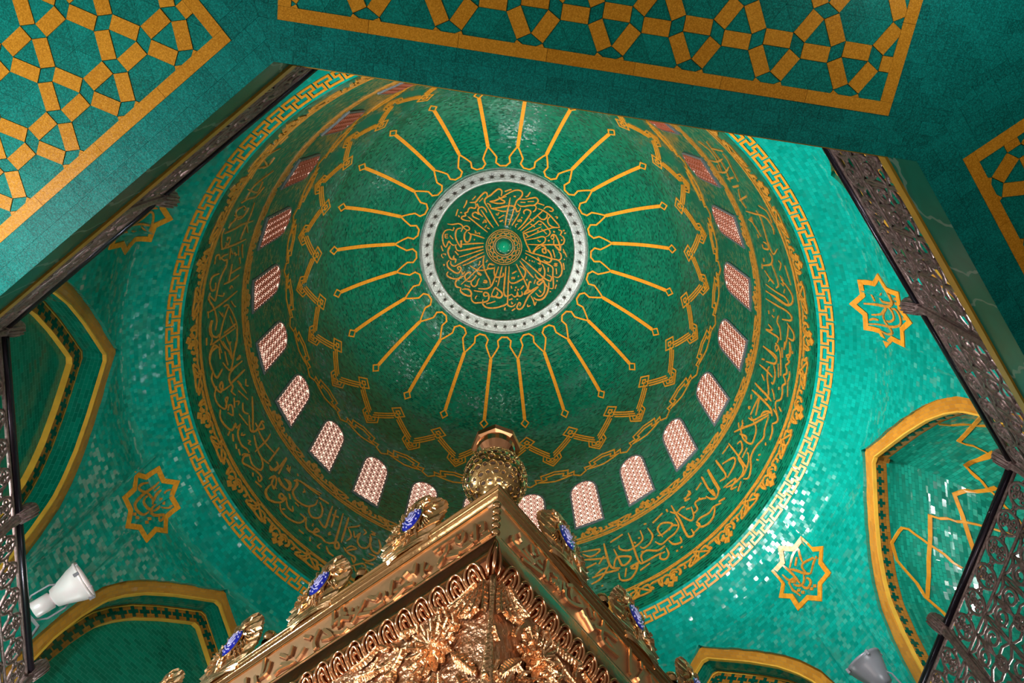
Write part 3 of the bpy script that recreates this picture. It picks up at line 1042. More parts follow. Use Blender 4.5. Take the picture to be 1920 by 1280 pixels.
0.027 31.6,1.628 31.38,1.338 31.53,1.132 33.48,1.18
0.027 30.73,1.422 27.5,1.265 28.08,1.14 31.43,1.085
0.028 34.82,1.643 34.82,1.309 34.79,1.056 36.18,0.976 37.38,1.048 38.18,1.187
0.028 36.77,1.621 36.79,1.275 36,1.132
0.022 33.44,0.998 31.11,0.947 29.77,0.882 32.03,0.829 30.45,0.743
0.02 29.07,0.741 30.94,0.655
0.022 23.97,1.016 23.89,0.97
0.023 21.32,1.66 21.96,1.573
0.023 20.13,1.592 20.98,1.49
0.023 16.59,1.593 16.88,1.544
0.021 22.09,0.722 21.64,0.687
0.021 23.07,0.708 22.79,0.659
0.021 18.95,0.713 19.2,0.669
0.019 29.39,1.589 26.82,1.581
0.018 25.68,1.062 23.26,1.086
0.024 41.59,1.638 41.36,1.529 43.44,1.555
0.022 39.69,1.495 37.71,1.54
0.031 65.75,1.648 65.72,1.373 65.6,1.15 65,1.005 63.31,0.936
0.029 64.72,0.994 64.04,1.148 62.97,1.196 60.4,1.08 60.99,0.985 62.61,0.966 63.11,1.14 63.7,1.417
0.025 66,1.043 67.34,1.063 69.32,0.981
0.027 70.14,0.948 66.95,0.959 63.7,0.907
0.027 70.53,0.815 68.02,0.879 65.73,1.093
0.028 71.28,1.425 68.9,1.364 65.92,1.286
0.026 71.35,1.57 69.67,1.453 67.72,1.48 67.24,1.559 71.24,1.631
0.026 71.02,1.216 68.48,1.256
0.028 59.29,1.637 59.03,1.328 58.92,1.039 58.57,0.84 57.38,0.811 54.48,0.807 52.3,0.773
0.027 57.93,0.839 57.8,0.983 56.33,1.03 53.84,0.892 51.81,0.896
0.027 61.01,0.866 59.75,0.867 59.71,0.776 60.81,0.827 59.12,0.867 59.86,0.725 61.4,0.622 62.9,0.629 63.92,0.698 63.87,0.84
0.026 62.31,1.452 62.24,1.353 60.58,1.245 58.62,1.244 56.38,1.318 56.32,1.545
0.026 54.38,1.501 53.82,1.27 54.95,1.143 56.72,1.113 57.48,1.185
0.027 52.69,1.203 51.46,1.16 48.37,1.219 50.52,1.396 52.18,1.335 51.66,1.108
0.025 53.73,1.105 52.54,0.971 50.38,0.996 48.58,1.006 47.09,1.098 47.24,1.308
0.03 46.92,1.629 46.61,1.364 46.31,1.109 46.3,0.882 45.95,0.732 44.66,0.704 44.72,0.833
0.029 47.37,1.117 48.48,1.194 49.75,1.147
0.026 47.8,1.518 46.49,1.39 44.88,1.408 43.92,1.369
0.027 50.59,0.946 49.81,0.804 47.99,0.747 47.82,0.86
0.026 51.74,0.83 51.69,0.677 52.88,0.628 53.86,0.712 53.21,0.795
0.024 64.19,1.616 60.71,1.674
0.024 66.41,1.352 67.96,1.207
0.021 62.69,0.705 61.92,0.876
0.024 57.3,1.4 56.87,1.377
0.023 57.54,1.063 57.12,1.041
0.022 49.84,0.64 49.39,0.627
0.022 48.6,0.651 48.15,0.637
0.024 58.62,1.355 58.23,1.319
0.025 46.21,1.369 45.02,1.147 43.89,0.997 42.86,1.05 42.53,1.26
0.026 43.06,0.869 41.76,0.899 39.39,0.839 37.67,0.86 35.7,0.786
0.028 43.18,0.846 42.37,0.722 40.43,0.667 38.61,0.711 37.41,0.837
0.024 44.55,0.726 42.51,0.764 42.94,0.892
0.028 36.97,1.646 36.78,1.263 36.16,1.031 35.97,1.189
0.028 34.52,1.64 34.52,1.34 34.37,1.04
0.025 38.31,1.152 39.81,1.246 41.31,1.266 41.41,1.103 43.01,1.095
0.027 31.74,1.629 31.49,1.374 31.33,1.209
0.024 36.07,0.853 34.35,0.798
0.024 52.82,1.542 49.64,1.611
0.024 41.08,1.602 43.28,1.494 41.89,1.453
0.021 43.89,1.298 42.93,1.258
0.021 39.95,1.292 39.54,1.222
0.019 56.38,0.73 59.05,0.687
0.024 48.43,1.632 48.37,1.558
0.023 68.39,0.704 67.94,0.704
0.022 54.96,1.637 54.33,1.616
0.021 220.19,0.496 223.35,0.422 225.85,0.441 227.22,0.698
0.022 214.75,0.826 217.75,0.832 219.53,1.041 220.75,1.268
0.019 228.39,0.533 230.44,0.533
0.019 222.77,0.399 222.78,0.819 224.72,0.83
0.02 217.46,0.674 215.84,1.163 218.46,1.104
0.022 214.4,0.719 214.86,0.911 214.81,1.208 216.76,1.33
0.018 224.55,0.463 222.87,0.759 222.37,0.673
0.025 313.73,1.524 315.73,1.34 318.61,1.397 322.42,1.651
0.024 313.29,1.071 316.23,1.174 320.5,1.297 324.16,1.505
0.024 319.13,1.775 319.04,1.455 317.77,1.048
0.024 322.19,1.928 321.75,1.454 319.74,1.031
0.024 323.59,1.555 322.67,1.224
0.026 325.54,1.54 324.59,1.219
0.024 328.85,1.584 326.92,1.136
0.02 316.11,0.812 317.79,0.828 320.63,0.979 323.38,1.086
0.021 315.12,1.124 315.3,0.694
0.021 325.79,1.345 328.69,1.516 330.42,1.45
0.022 320.32,1.627 321.81,1.696
0.022 322.47,1.482 323.05,1.436'''
STAR_TXT={'BL':'''
0.034 166.35,0.677 166.16,0.746 166.21,0.831 166.47,0.945 166.62,1.059 166.55,1.153 166.29,1.197 165.55,1.209 164.71,1.186 164.04,1.14 163.79,1.049
0.033 167.32,0.821 167.87,0.913 168.03,0.996 167.68,1.019 166.93,0.977 166.23,0.915 165.35,0.885 164.69,0.871 164.07,0.916
0.034 164.97,0.698 164.87,0.763 164.68,0.818 164.33,0.881
0.036 165.77,0.932 165.87,1.005 165.47,1.048 164.53,1.04 163.79,1.002 163.24,0.949 162.96,0.876 163.12,0.836 163.61,0.888 163.68,0.962 163.51,1.008 162.94,1.006 162.32,0.959 161.43,0.843 161.14,0.849 161.04,0.902 161.24,0.951 161.84,0.916
0.018 165.66,0.693 165.57,0.742 165.57,0.793
0.022 164.12,0.587 164.3,0.634 164.27,0.669 164.06,0.677
0.041 163.8,0.774 163.49,0.74
0.041 163.04,0.764 162.76,0.734
0.022 162.68,0.813 162.15,0.773 161.68,0.717 161.62,0.674 161.76,0.695 161.43,0.709
0.034 165.39,1.282 165.07,1.246
0.035 164.65,1.27 164.34,1.234
0.035 163.02,1.11 162.67,1.07
0.035 162.95,1.175 162.61,1.139''',
'BR':'''
0.033 30.74,0.831 30.48,0.753 29.8,0.665 30.57,0.652 31.82,0.68 33.17,0.742
0.034 33.3,0.753 32.69,0.823 32.07,0.912 31.5,1 30.71,1.072
0.033 31.22,1.002 31.38,0.903 30.98,0.856 29.93,0.881 28.26,0.969 29.12,0.995 30.62,1.08
0.03 30.97,0.719 32.18,0.782
0.032 33.78,0.647 33.61,0.74 33.38,0.867 33.13,1.055
0.031 31.79,0.998 32.23,1.064 32.97,1.09 33.69,1.052 34.2,0.979
0.034 34.96,0.728 34.77,0.82 34.37,0.899 33.78,0.962 33.61,0.917 34.26,0.885 34.85,0.905 34.9,1.018 34.54,1.104 34.24,1.191
0.034 33.03,1.096 32.86,1.159 32.33,1.196 31.55,1.176 31.37,1.127 31.62,1.072
0.038 34.18,1.095 33.75,1.129
0.038 33.78,1.165 33.35,1.199
0.038 32.2,1.228 31.78,1.262
0.038 31.47,1.236 31.06,1.269''',
'R':'''
0.028 342.78,0.947 343.57,0.899 344.06,0.944 343.83,1.062 343.47,1.152 342.8,1.131 341.96,1.08
0.033 342.25,1.131 342.92,1.151 343.63,1.16 344.19,1.105 344.63,0.991 345.14,0.768 345.24,0.621
0.025 343.3,0.732 344.02,0.756 344.62,0.785
0.031 346.93,0.708 346.75,0.779 346.31,0.875 345.57,0.943 344.91,1.014 345.97,0.936 346.78,0.924 347.32,0.975 347.72,1.055 348.28,1.1 348.69,1.059 349.04,0.957 349.09,0.824
0.029 344.45,1.135 344.3,1.203 344.69,1.249 345.49,1.279 346.34,1.269 347,1.189 347.42,1.083 347.97,0.909 348.56,0.652
0.029 344.48,1.075 344.89,1.139 345.83,1.159 346.59,1.093 346.9,0.995
0.028 347.88,0.671 347.56,0.728 347.5,0.813
0.034 342.71,1.214 342.51,1.28
0.033 343.43,1.217 343.24,1.277
0.032 344.61,1.326 344.44,1.376
0.033 345.34,1.321 345.15,1.377''',
'L':'''
0.028 212.29,0.673 212.24,0.78 212.57,0.911 212.08,0.927 211.71,0.991
0.026 211.5,1.135 210.8,1.108 210.24,0.959 210.66,0.822 211.56,0.752 211.34,0.699 210.3,0.665 209.22,0.654 208.24,0.667 208.59,0.72 209.21,0.789
0.025 210.1,1.081 209.45,0.681
0.025 210.1,1.081 210.13,1.231 209.44,1.202 209.06,1.079
0.022 208.89,0.97 208.44,0.846 208.61,0.786
0.022 213.61,0.775 213.76,0.745 213.41,0.702
0.029 209.76,1.318 209.68,1.267'''}
NICHE_LINES=[[(0.4042,0.3),(0.4167,0.3),(0.4292,0.2917),(0.4417,0.2833),(0.4542,0.2833),(0.4583,0.3083),(0.4625,0.3417),(0.4667,0.3667),(0.475,0.4),(0.4792,0.4333),(0.4875,0.4667),(0.4958,0.5),(0.5,0.525),(0.5042,0.5333),(0.5083,0.5417),(0.5167,0.5417),(0.5167,0.55)],[(0.4625,0.4167),(0.4792,0.4083),(0.4958,0.3917),(0.5042,0.3583),(0.5167,0.3167),(0.525,0.325),(0.5333,0.3333),(0.5417,0.3417),(0.5542,0.35),(0.5667,0.3583),(0.5792,0.3667),(0.5917,0.375),(0.6042,0.3833),(0.6083,0.3833),(0.6125,0.3917),(0.6208,0.3917),(0.625,0.3917)],[(0.5292,0.55),(0.5375,0.5),(0.5417,0.45),(0.5458,0.4),(0.55,0.35),(0.5542,0.3167),(0.5542,0.2833),(0.5583,0.25),(0.5583,0.2083),(0.5875,0.2),(0.6125,0.1833),(0.6375,0.1667),(0.6667,0.1333)],[(0.6167,0.3167),(0.6125,0.2833),(0.6042,0.25),(0.6,0.2167),(0.5958,0.1833),(0.5917,0.1583),(0.5875,0.125),(0.5833,0.1),(0.5833,0.0667),(0.5875,0.05),(0.5958,0.025),(0.6042,0.0),(0.625,0.0167),(0.6375,0.0583),(0.65,0.1),(0.6667,0.125),(0.675,0.1583),(0.6833,0.1833),(0.6958,0.2),(0.7042,0.225)],[(0.3875,0.0),(0.3833,0.0583),(0.3708,0.0917),(0.3625,0.1333),(0.35,0.1583),(0.3458,0.1667),(0.3417,0.1667),(0.3375,0.1667),(0.3333,0.1667)],[(0.3208,0.0333),(0.35,0.0917),(0.3708,0.125),(0.3917,0.15),(0.4125,0.1667),(0.4125,0.2),(0.4083,0.225),(0.4083,0.25),(0.4083,0.2833),(0.4083,0.3),(0.4042,0.3083),(0.4042,0.325),(0.4042,0.3417)],[(0.4,0.2917),(0.4125,0.2917),(0.4292,0.2917),(0.4417,0.2833),(0.4542,0.2833),(0.4583,0.3083),(0.4625,0.325),(0.4667,0.35),(0.4667,0.3667)]]
FRIEZE_TXT={'L':'''
0.1003,1.9626 0.0994,1.9085 0.1005,1.834
0.0707,1.9295 0.0719,1.8741 0.0812,1.8786
0.0855,1.9483 0.0675,1.9287
0.1671,1.9589 0.1664,1.9276 0.1533,1.8985 0.1424,1.9227 0.1431,1.9585
0.2011,1.942 0.2038,1.902 0.2176,1.8811 0.2361,1.8488
0.1937,1.8764 0.1456,1.832 0.1097,1.8382
0.2029,1.8581 0.16,1.8207
0.1443,1.8571 0.1198,1.8555
0.1169,1.9163 0.1101,1.9056
0.0847,1.8157 0.0462,1.817
0.0738,1.8445 0.0527,1.8395
0.2562,1.9747 0.2107,1.9772 0.1682,1.9732
0.1654,1.9796 0.1457,1.9745
0.2397,1.9425 0.227,1.9439
0.4125,1.9525 0.4142,1.896 0.4146,1.8455
0.3982,1.9504 0.3814,1.9217
0.3616,1.8488 0.3844,1.8262 0.4043,1.8107
0.4025,1.8632 0.3696,1.8506 0.3278,1.826
0.35,1.8719 0.3625,1.8541 0.3846,1.8489
0.4423,1.9092 0.4384,1.8688
0.5086,1.9578 0.477,1.904 0.4624,1.9302
0.5233,1.9502 0.5358,1.8989 0.5639,1.8355
0.5174,1.8712 0.4784,1.8369 0.4402,1.8386
0.5385,1.8604 0.49,1.8195
0.6166,2.0096 0.6145,1.9692 0.5929,1.9337
0.574,1.9567 0.5777,1.922 0.55,1.8916 0.5524,1.9351
0.6177,1.934 0.6167,1.87
0.6548,2.0248 0.6504,1.9777
0.3253,1.9686 0.3262,1.9192 0.331,1.8989
0.2933,1.9357 0.2955,1.8644 0.2872,1.8294
0.2175,1.8745 0.2291,1.8413 0.2391,1.831
0.3549,1.9536 0.3723,1.9386
0.2719,1.8875 0.2799,1.8607
0.6425,1.9343 0.6177,1.934 0.5763,1.8844
0.7076,1.9596 0.718,1.8833 0.7069,1.8258
0.6846,1.9319 0.6435,1.8402 0.6853,1.8701
0.8191,1.9659 0.8206,1.8996
0.7596,1.8924 0.7693,1.8642 0.7852,1.8407
0.8535,1.8821 0.7972,1.8344 0.8517,1.8517 0.8759,1.8389
0.9464,2.0187 0.9375,1.9442 0.9373,1.8939
1.0167,1.9617 1.006,1.89
0.9708,1.926 0.9534,1.8608
0.65,1.9821 0.6455,1.9135
0.6118,1.9862 0.6108,1.9087
0.6313,1.8464 0.599,1.8133 0.5789,1.8234
0.7699,1.9841 0.7414,1.9417
0.9455,1.8895 0.9182,1.896 0.9151,1.965
0.8691,1.9643 0.8337,1.9087''',
'R':'''
0.1243,1.9794 0.1363,1.9538 0.1317,1.9308
0.099,1.9002 0.0988,1.858 0.1344,1.8582 0.1904,1.861
0.1513,1.8985 0.1835,1.8898 0.2032,1.8752
0.1833,1.988 0.1897,1.9388 0.2023,1.9405
0.2051,2.0006 0.2163,1.9697
0.2614,2.0042 0.2555,1.921 0.2476,1.8681
0.2082,1.893 0.2375,1.9011
0.2273,1.9394 0.2361,1.9451
0.2867,1.943 0.3149,1.9697
0.2837,1.9071 0.2896,1.8775
0.3131,1.9511 0.3119,1.8932
0.3413,1.9734 0.3437,1.9148
0.1491,1.8151 0.1893,1.836 0.2391,1.8628
0.2629,1.9425 0.2613,1.8538
0.2791,1.8917 0.3116,1.9169 0.3188,1.8863
0.3023,1.9263 0.303,1.8792
0.3263,1.9621 0.3228,1.8765
0.3509,1.949 0.3541,1.8856 0.391,1.8954 0.435,1.9493 0.429,1.9819
0.3822,1.9923 0.3768,1.947 0.3826,1.9101
0.4142,1.9911 0.4258,1.9591
0.4371,1.9278 0.4695,1.8999 0.4961,1.8718
0.4749,1.9997 0.4876,1.9453
0.5039,2.0095 0.5025,1.9695
0.5494,2.016 0.5429,1.9526 0.5347,1.8816
0.5018,1.9039 0.562,1.9663 0.624,1.9974
0.5368,1.8923 0.5521,1.8629 0.6268,1.8873
0.563,1.9169 0.6082,1.901
0.6976,2.043 0.6915,1.9721 0.6886,1.8527
0.7595,2.0338 0.7582,1.9867
0.8119,2.0113 0.823,1.9327
0.7652,1.9704 0.7339,1.8788
0.36,1.9835 0.3858,2.0215
0.4454,1.9128 0.4544,1.9033'''}
SCROLL_TXT='''
0.039 5.24,0.403 1.5,0.392 -2.89,0.404 -6.92,0.399
0.036 -6.92,0.399 -10.33,0.193
0.038 -7.8,0.405 -10.57,0.409 -13.4,0.392
0.034 -7.78,0.4 -6.76,0.266 -5.63,0.219
0.034 -6.8,0.406 -7.46,0.227 -7.92,0.201
0.034 -8.12,0.327 -7.23,0.24 -5.97,0.201 -4.64,0.2
0.035 -10.16,0.191 -8.65,0.196 -7.2,0.206 -5.81,0.198 -4.62,0.195
0.034 -4.82,0.3 -6.43,0.324 -6.86,0.318
0.042 -8.46,0.332 -9.87,0.335 -10.26,0.259 -10.88,0.245
0.042 -5.84,0.294 -4.69,0.209
0.046 -4.87,0.31 -3.85,0.314 -2.88,0.328 -2.11,0.317
0.055 -2.11,0.317 -2.62,0.266 -2.52,0.212 -1.97,0.186
0.038 -3.93,0.298 -4.02,0.237 -3.52,0.239
0.038 -2.07,0.307 -1.02,0.335 -0.23,0.298 -0.03,0.264
0.032 -0.43,0.276 -1.28,0.29 -1.89,0.248
0.084 -0.07,0.239 -1.19,0.217
0.084 -1.1,0.198 -0.64,0.128
0.083 -0.18,0.104 0.87,0.149
0.076 1.32,0.224 0.79,0.168
0.059 0.58,0.251 0.69,0.208
0.041 -0.03,0.264 0.36,0.311 1.17,0.32 1.84,0.271 1.97,0.183
0.051 2.56,0.327 2.49,0.227 2.03,0.169
0.049 1.17,0.32 2.32,0.316 3.56,0.321 4.39,0.319
0.041 4.39,0.319 4.87,0.277 4.44,0.22 3.93,0.228'''

# ================================================================== THE SETTING: dome shell
dome = MB()
NA, NS = 240, 96
SMAX = DOME.S[-1]
grid = []
for j in range(NS + 1):
    s = SMAX * j / NS
    r = DOME.at(s)[0]
    ring = []
    for i in range(NA):
        az = 360.0 * i / NA
        dome.v.append(tuple(DOME.P(az, s)))
for j in range(NS):
    s0, s1 = SMAX * j / NS, SMAX * (j + 1) / NS
    rr = 3.9 if s1 < 6.5 else max(0.2, DOME.at(0.5 * (s0 + s1))[0])
    if s1 >= 6.5:                       # tiles keep their width towards the crown: the number per course drops in steps
        rr = 3.9 * 2 ** round(math.log(max(rr, 0.12) / 3.9, 2) * 2) ** 1 if False else 3.9 / max(1, round(3.9 / rr))
    for i in range(NA):
        i2 = (i + 1) % NA
        dome.f.append((j * NA + i, j * NA + i2, (j + 1) * NA + i2, (j + 1) * NA + i))
        u0, u1 = rr * rad(360.0 * i / NA), rr * rad(360.0 * (i + 1) / NA)
        dome.uv.append(((u0, s0), (u1, s0), (u1, s1), (u0, s1)))
dome_o = dome.build('dome', M['dome_tile'], None, True)
tag(dome_o, 'tall green mosaic dome with gold inscriptions, rays and small arched windows', 'dome', kind='structure')

# ---- 24 rays with diamond ends and forked heads that close into small frames
for k in range(24):
    mb = MB()
    az = PHI + 15 * k
    L = lambda pts, w, **kw: ribbon(mb, fdome, rf_dome, [(az + a, s) for a, s in pts], w, 0.012, -0.02, **kw)
    L([(0, 6.02), (0, 7.50)], 0.072)
    L([(0, 5.80), (1.35, 5.91), (0, 6.02), (-1.35, 5.91)], 0.026, closed=True)
    for g in (1, -1):
        L([(0, 7.50), (g * 3.9, 7.80), (g * 3.2, 7.94), (g * 5.6, 8.03), (g * 7.5, 8.03)], 0.034)
    mb.build('ray_inlay', M['gold_inlay'], dome_o)

# ---- knotted zigzag band
for k in range(24):
    mb = MB()
    az = PHI + 15 * k
    L = lambda pts, w=0.026, **kw: ribbon(mb, fdome, rf_dome, [(az + a, s) for a, s in pts], w, 0.012, -0.02, **kw)
    si, so = 5.36, 4.70
    # three parallel runs from the inner knot (on the ray) to the outer knots half a step away
    for d in (-0.075, 0.0, 0.075):
        for g in (1, -1):
            L([(g * 0.55, si - 0.13 + d), (g * 6.9, so + 0.13 + d)], 0.024)
    for rr_, cc in ((0.16, 0), (0.055, 0)):
        L([(0, si - rr_), (rr_ * 15.8, si), (0, si + rr_), (-rr_ * 15.8, si)], 0.024, closed=True)
    L([(7.5, so - 0.05), (7.5 + 0.85, so), (7.5, so + 0.05), (7.5 - 0.85, so)], 0.024, closed=True)
    L([(5.0, so + 0.20), (4.6, so + 0.02), (7.5, so - 0.20), (10.4, so + 0.02), (10.0, so + 0.20)], 0.026)
    L([(5.9, so + 0.10), (5.6, so + 0.02), (7.5, so - 0.12), (9.4, so + 0.02), (9.1, so + 0.10)], 0.022)
    mb.build('knot_inlay', M['gold_inlay'], dome_o)

# ---- pointed lozenge chain above the windows
for k in range(24):
    mb = MB()
    az = PHI + 15 * k + 7.5
    L = lambda pts, w=0.026, **kw: ribbon(mb, fdome, rf_dome, [(az + a, s) for a, s in pts], w, 0.012, -0.02, **kw)
    s0 = 4.05
    L([(-7.5, s0 - 0.16), (-5.6, s0 - 0.06), (-5.9, s0 + 0.06), (-3.9, s0 + 0.04), (-4.2, s0 + 0.17), (0, s0 + 0.24), (4.2, s0 + 0.17), (3.9, s0 + 0.04), (5.9, s0 + 0.06), (5.6, s0 - 0.06), (7.5, s0 - 0.16)])
    L([(-4.9, s0 - 0.04), (-2.4, s0 + 0.02), (-2.8, s0 + 0.10), (0, s0 + 0.15), (2.8, s0 + 0.10), (2.4, s0 + 0.02), (4.9, s0 - 0.04), (0, s0 - 0.10)], closed=True)
    mb.build('lozenge_inlay', M['gold_inlay'], dome_o)


# ---- scroll borders: a blossom under every window, a lattice knot between
SCROLL = list(parse(SCROLL_TXT))


def scroll_unit(mb, az, s0, hgt, g):
    """one repeat; g=-1: blossom hangs below the plain line (outer border), g=+1: mirrored above it (inner border)"""
    for wd, pts in SCROLL:
        q = [(az + a, s0 - g * (s - 0.372) * hgt / 0.31) for a, s in pts]
        ribbon(mb, fdome, rf_dome, smooth_line(q, 4), wd * (0.80 if wd < 0.07 else 1.0), 0.012, -0.02, taper=len(pts) > 3)


for nm, s0, hgt, g in (('scroll_inlay', 1.93, 0.27, 1), ('scroll_inlay', 0.372, 0.31, -1)):
    for k in range(24):
        mb = MB()
        scroll_unit(mb, PHI + 15 * k, s0, hgt, g)
        mb.build(nm, M['gold_text'], dome_o)
for s0 in (1.86, 0.435):
    mb = MB()
    ribbon(mb, fdome, rf_dome, [(a, s0) for a in range(0, 360, 2)], 0.02, 0.010, -0.02, closed=True)
    mb.build('line_inlay', M['gold_text'], dome_o)

# ---- inscriptions
def inscription(name, txt, fn, rfn, off, parent, mat, label, wk=1.0):
    mb = MB()
    for wd, pts in parse(txt):
        for i in range(1, len(pts)):
            while pts[i][0] - pts[i - 1][0] > 180:
                pts[i] = (pts[i][0] - 360, pts[i][1])
            while pts[i][0] - pts[i - 1][0] < -180:
                pts[i] = (pts[i][0] + 360, pts[i][1])
        ribbon(mb, fn, rfn, smooth_line(pts, 4), wd * wk, off, -0.015, taper=len(pts) > 2)
    o = mb.build(name, mat, parent)
    if label:
        o['label'] = label
    return o


inscription('inscription', BAND_TXT, fdome, rf_dome, 0.010, dome_o, M['gold_text'], 'gold Arabic calligraphy running round the foot of the dome', 1.22)

# ---- crown: silver ring with stars, calligraphy disc, key border and boss
cap = MB()
NC = 40
for j in range(NC + 1):
    s = 8.36 + (SMAX - 0.004 - 8.36) * j / NC
    for i in range(120):
        cap.v.append(tuple(DOME.P(3.0 * i, s, 0.02)))
for j in range(NC):
    s0 = 8.36 + (SMAX - 8.36) * j / NC
    s1 = 8.36 + (SMAX - 8.36) * (j + 1) / NC
    rr = 1.5 / max(1, round(1.5 / max(0.15, DOME.at(s0)[0])))
    for i in range(120):
        i2 = (i + 1) % 120
        cap.f.append((j * 120 + i, j * 120 + i2, (j + 1) * 120 + i2, (j + 1) * 120 + i))
        a0, a1 = rad(3 * i) * rr, rad(3 * (i + 1)) * rr
        cap.uv.append(((a0, s0), (a1, s0), (a1, s1), (a0, s1)))
cap_o = cap.build('crown_disc', M['cap_tile'], dome_o, True)
cap_o['label'] = 'dark green disc of calligraphy at the crown of the dome'
inscription('crown_inscription', CENTER_TXT, fdome, rf_dome, 0.034, cap_o, M['gold_text'], 'gold Arabic calligraphy circling the crown', 0.95)

ring = MB()
S0, S1 = 8.11, 8.42
for (sa, oa), (sb, ob) in zip([(S0, 0.0), (S0 + .006, 0.045), (S0 + .02, 0.06), (S0 + .04, .045), (S1 - .04, .045), (S1 - .02, .06), (S1, 0.05)],
                              [(S0 + .006, 0.045), (S0 + .02, 0.06), (S0 + .04, .045), (S1 - .04, .045), (S1 - .02, .06), (S1, 0.05), (S1, 0.0)]):
    for i in range(144):
        a0, a1 = 2.5 * i, 2.5 * (i + 1)
        ring.face([DOME.P(a0, sa, oa), DOME.P(a1, sa, oa), DOME.P(a1, sb, ob), DOME.P(a0, sb, ob)])
ring_o = ring.build('silver_ring', M['silver'], dome_o)
ring_o['label'] = 'embossed silver ring of eight-pointed stars'
for k in range(48):
    mb = MB()
    az, sc = 7.5 * k, 0.5 * (S0 + S1)
    rm = rf_dome(sc)
    apex = DOME.P(az, sc, 0.115)
    for q in range(8):
        a = 2 * PI * q / 8
        for g in (1, -1):
            tip = (az + 0.112 * math.cos(a) / rm, sc + 0.112 * math.sin(a))
            b = a + g * PI / 8
            nt = (az + 0.030 * math.cos(b) / rm, sc + 0.030 * math.sin(b))
            mb.face([apex, DOME.P(*tip, 0.050), DOME.P(*nt, 0.046)])
    mb.build('star', M['silver_star'], ring_o)
for sb in (S0 + 0.025, S1 - 0.025):
    mb = MB()
    nb = 300
    for i in range(nb):
        a = 360.0 * i / nb
        p = DOME.P(a, sb, 0.062)
        d = 0.011
        ps = [DOME.P(a - 0.30, sb, .055), DOME.P(a, sb - d, .055), DOME.P(a + 0.30, sb, .055), DOME.P(a, sb + d, .055)]
        top = DOME.P(a, sb, 0.075)
        for x in range(4):
            mb.face([ps[x], ps[(x + 1) % 4], top])
    tag(mb.build('beading', M['silver_star'], ring_o), kind='stuff')
# small key border round the boss, drawn as a meander on the disc
mb = MB()
sk0, sk1 = 9.77, 9.90
for s in (sk0 - 0.045, sk1 + 0.045):
    ribbon(mb, fdome, rf_dome, [(a, s) for a in range(0, 360, 10)], 0.014, 0.032, 0.0, closed=True, maxseg=0.05)
U = [(1, 0), (1, .78), (.45, .78), (.45, .53), (0, .53), (0, 1.3), (.45, 1.3), (.45, 1.0)]
path = []
for k in range(14):
    path += [((k + y) * 360 / 14, sk0 + (sk1 - sk0) * x) for x, y in U]
ribbon(mb, fdome, rf_dome, path, 0.016, 0.034, 0.0, closed=False, maxseg=0.05)
mb.build('key_inlay', M['gold_text'], cap_o)
mb = MB()
top = DOME.P(0, SMAX, 0)
mb.lathe([(0.001, top.z - 0.20), (0.06, top.z - 0.19), (0.11, top.z - 0.16), (0.145, top.z - 0.11), (0.165, top.z - 0.04), (0.165, top.z)], 32)
bo = mb.build('boss', M['boss'], cap_o, True)
bo['label'] = 'rounded green glass boss at the very top'

# ---- 24 arched windows with grilles
WS0, WS1, WHALF = 2.30, 3.63, 3.55


def win_outline(grow=0.0, n=10):
    """(d_az, s) outline, counter-clockwise from bottom left"""
    hw = WHALF + grow / rf_dome(3.0)
    R = hw * rf_dome(3.0)
    rise = 0.36
    spring = WS1 - rise
    pts = [(-hw, WS0 - grow), (hw, WS0 - grow), (hw, spring)]
    for i in range(1, n):
        a = PI * i / n
        pts.append((hw * math.cos(a), spring + (rise + grow) * math.sin(a) ** 0.85))
    pts.append((-hw, spring))
    return pts


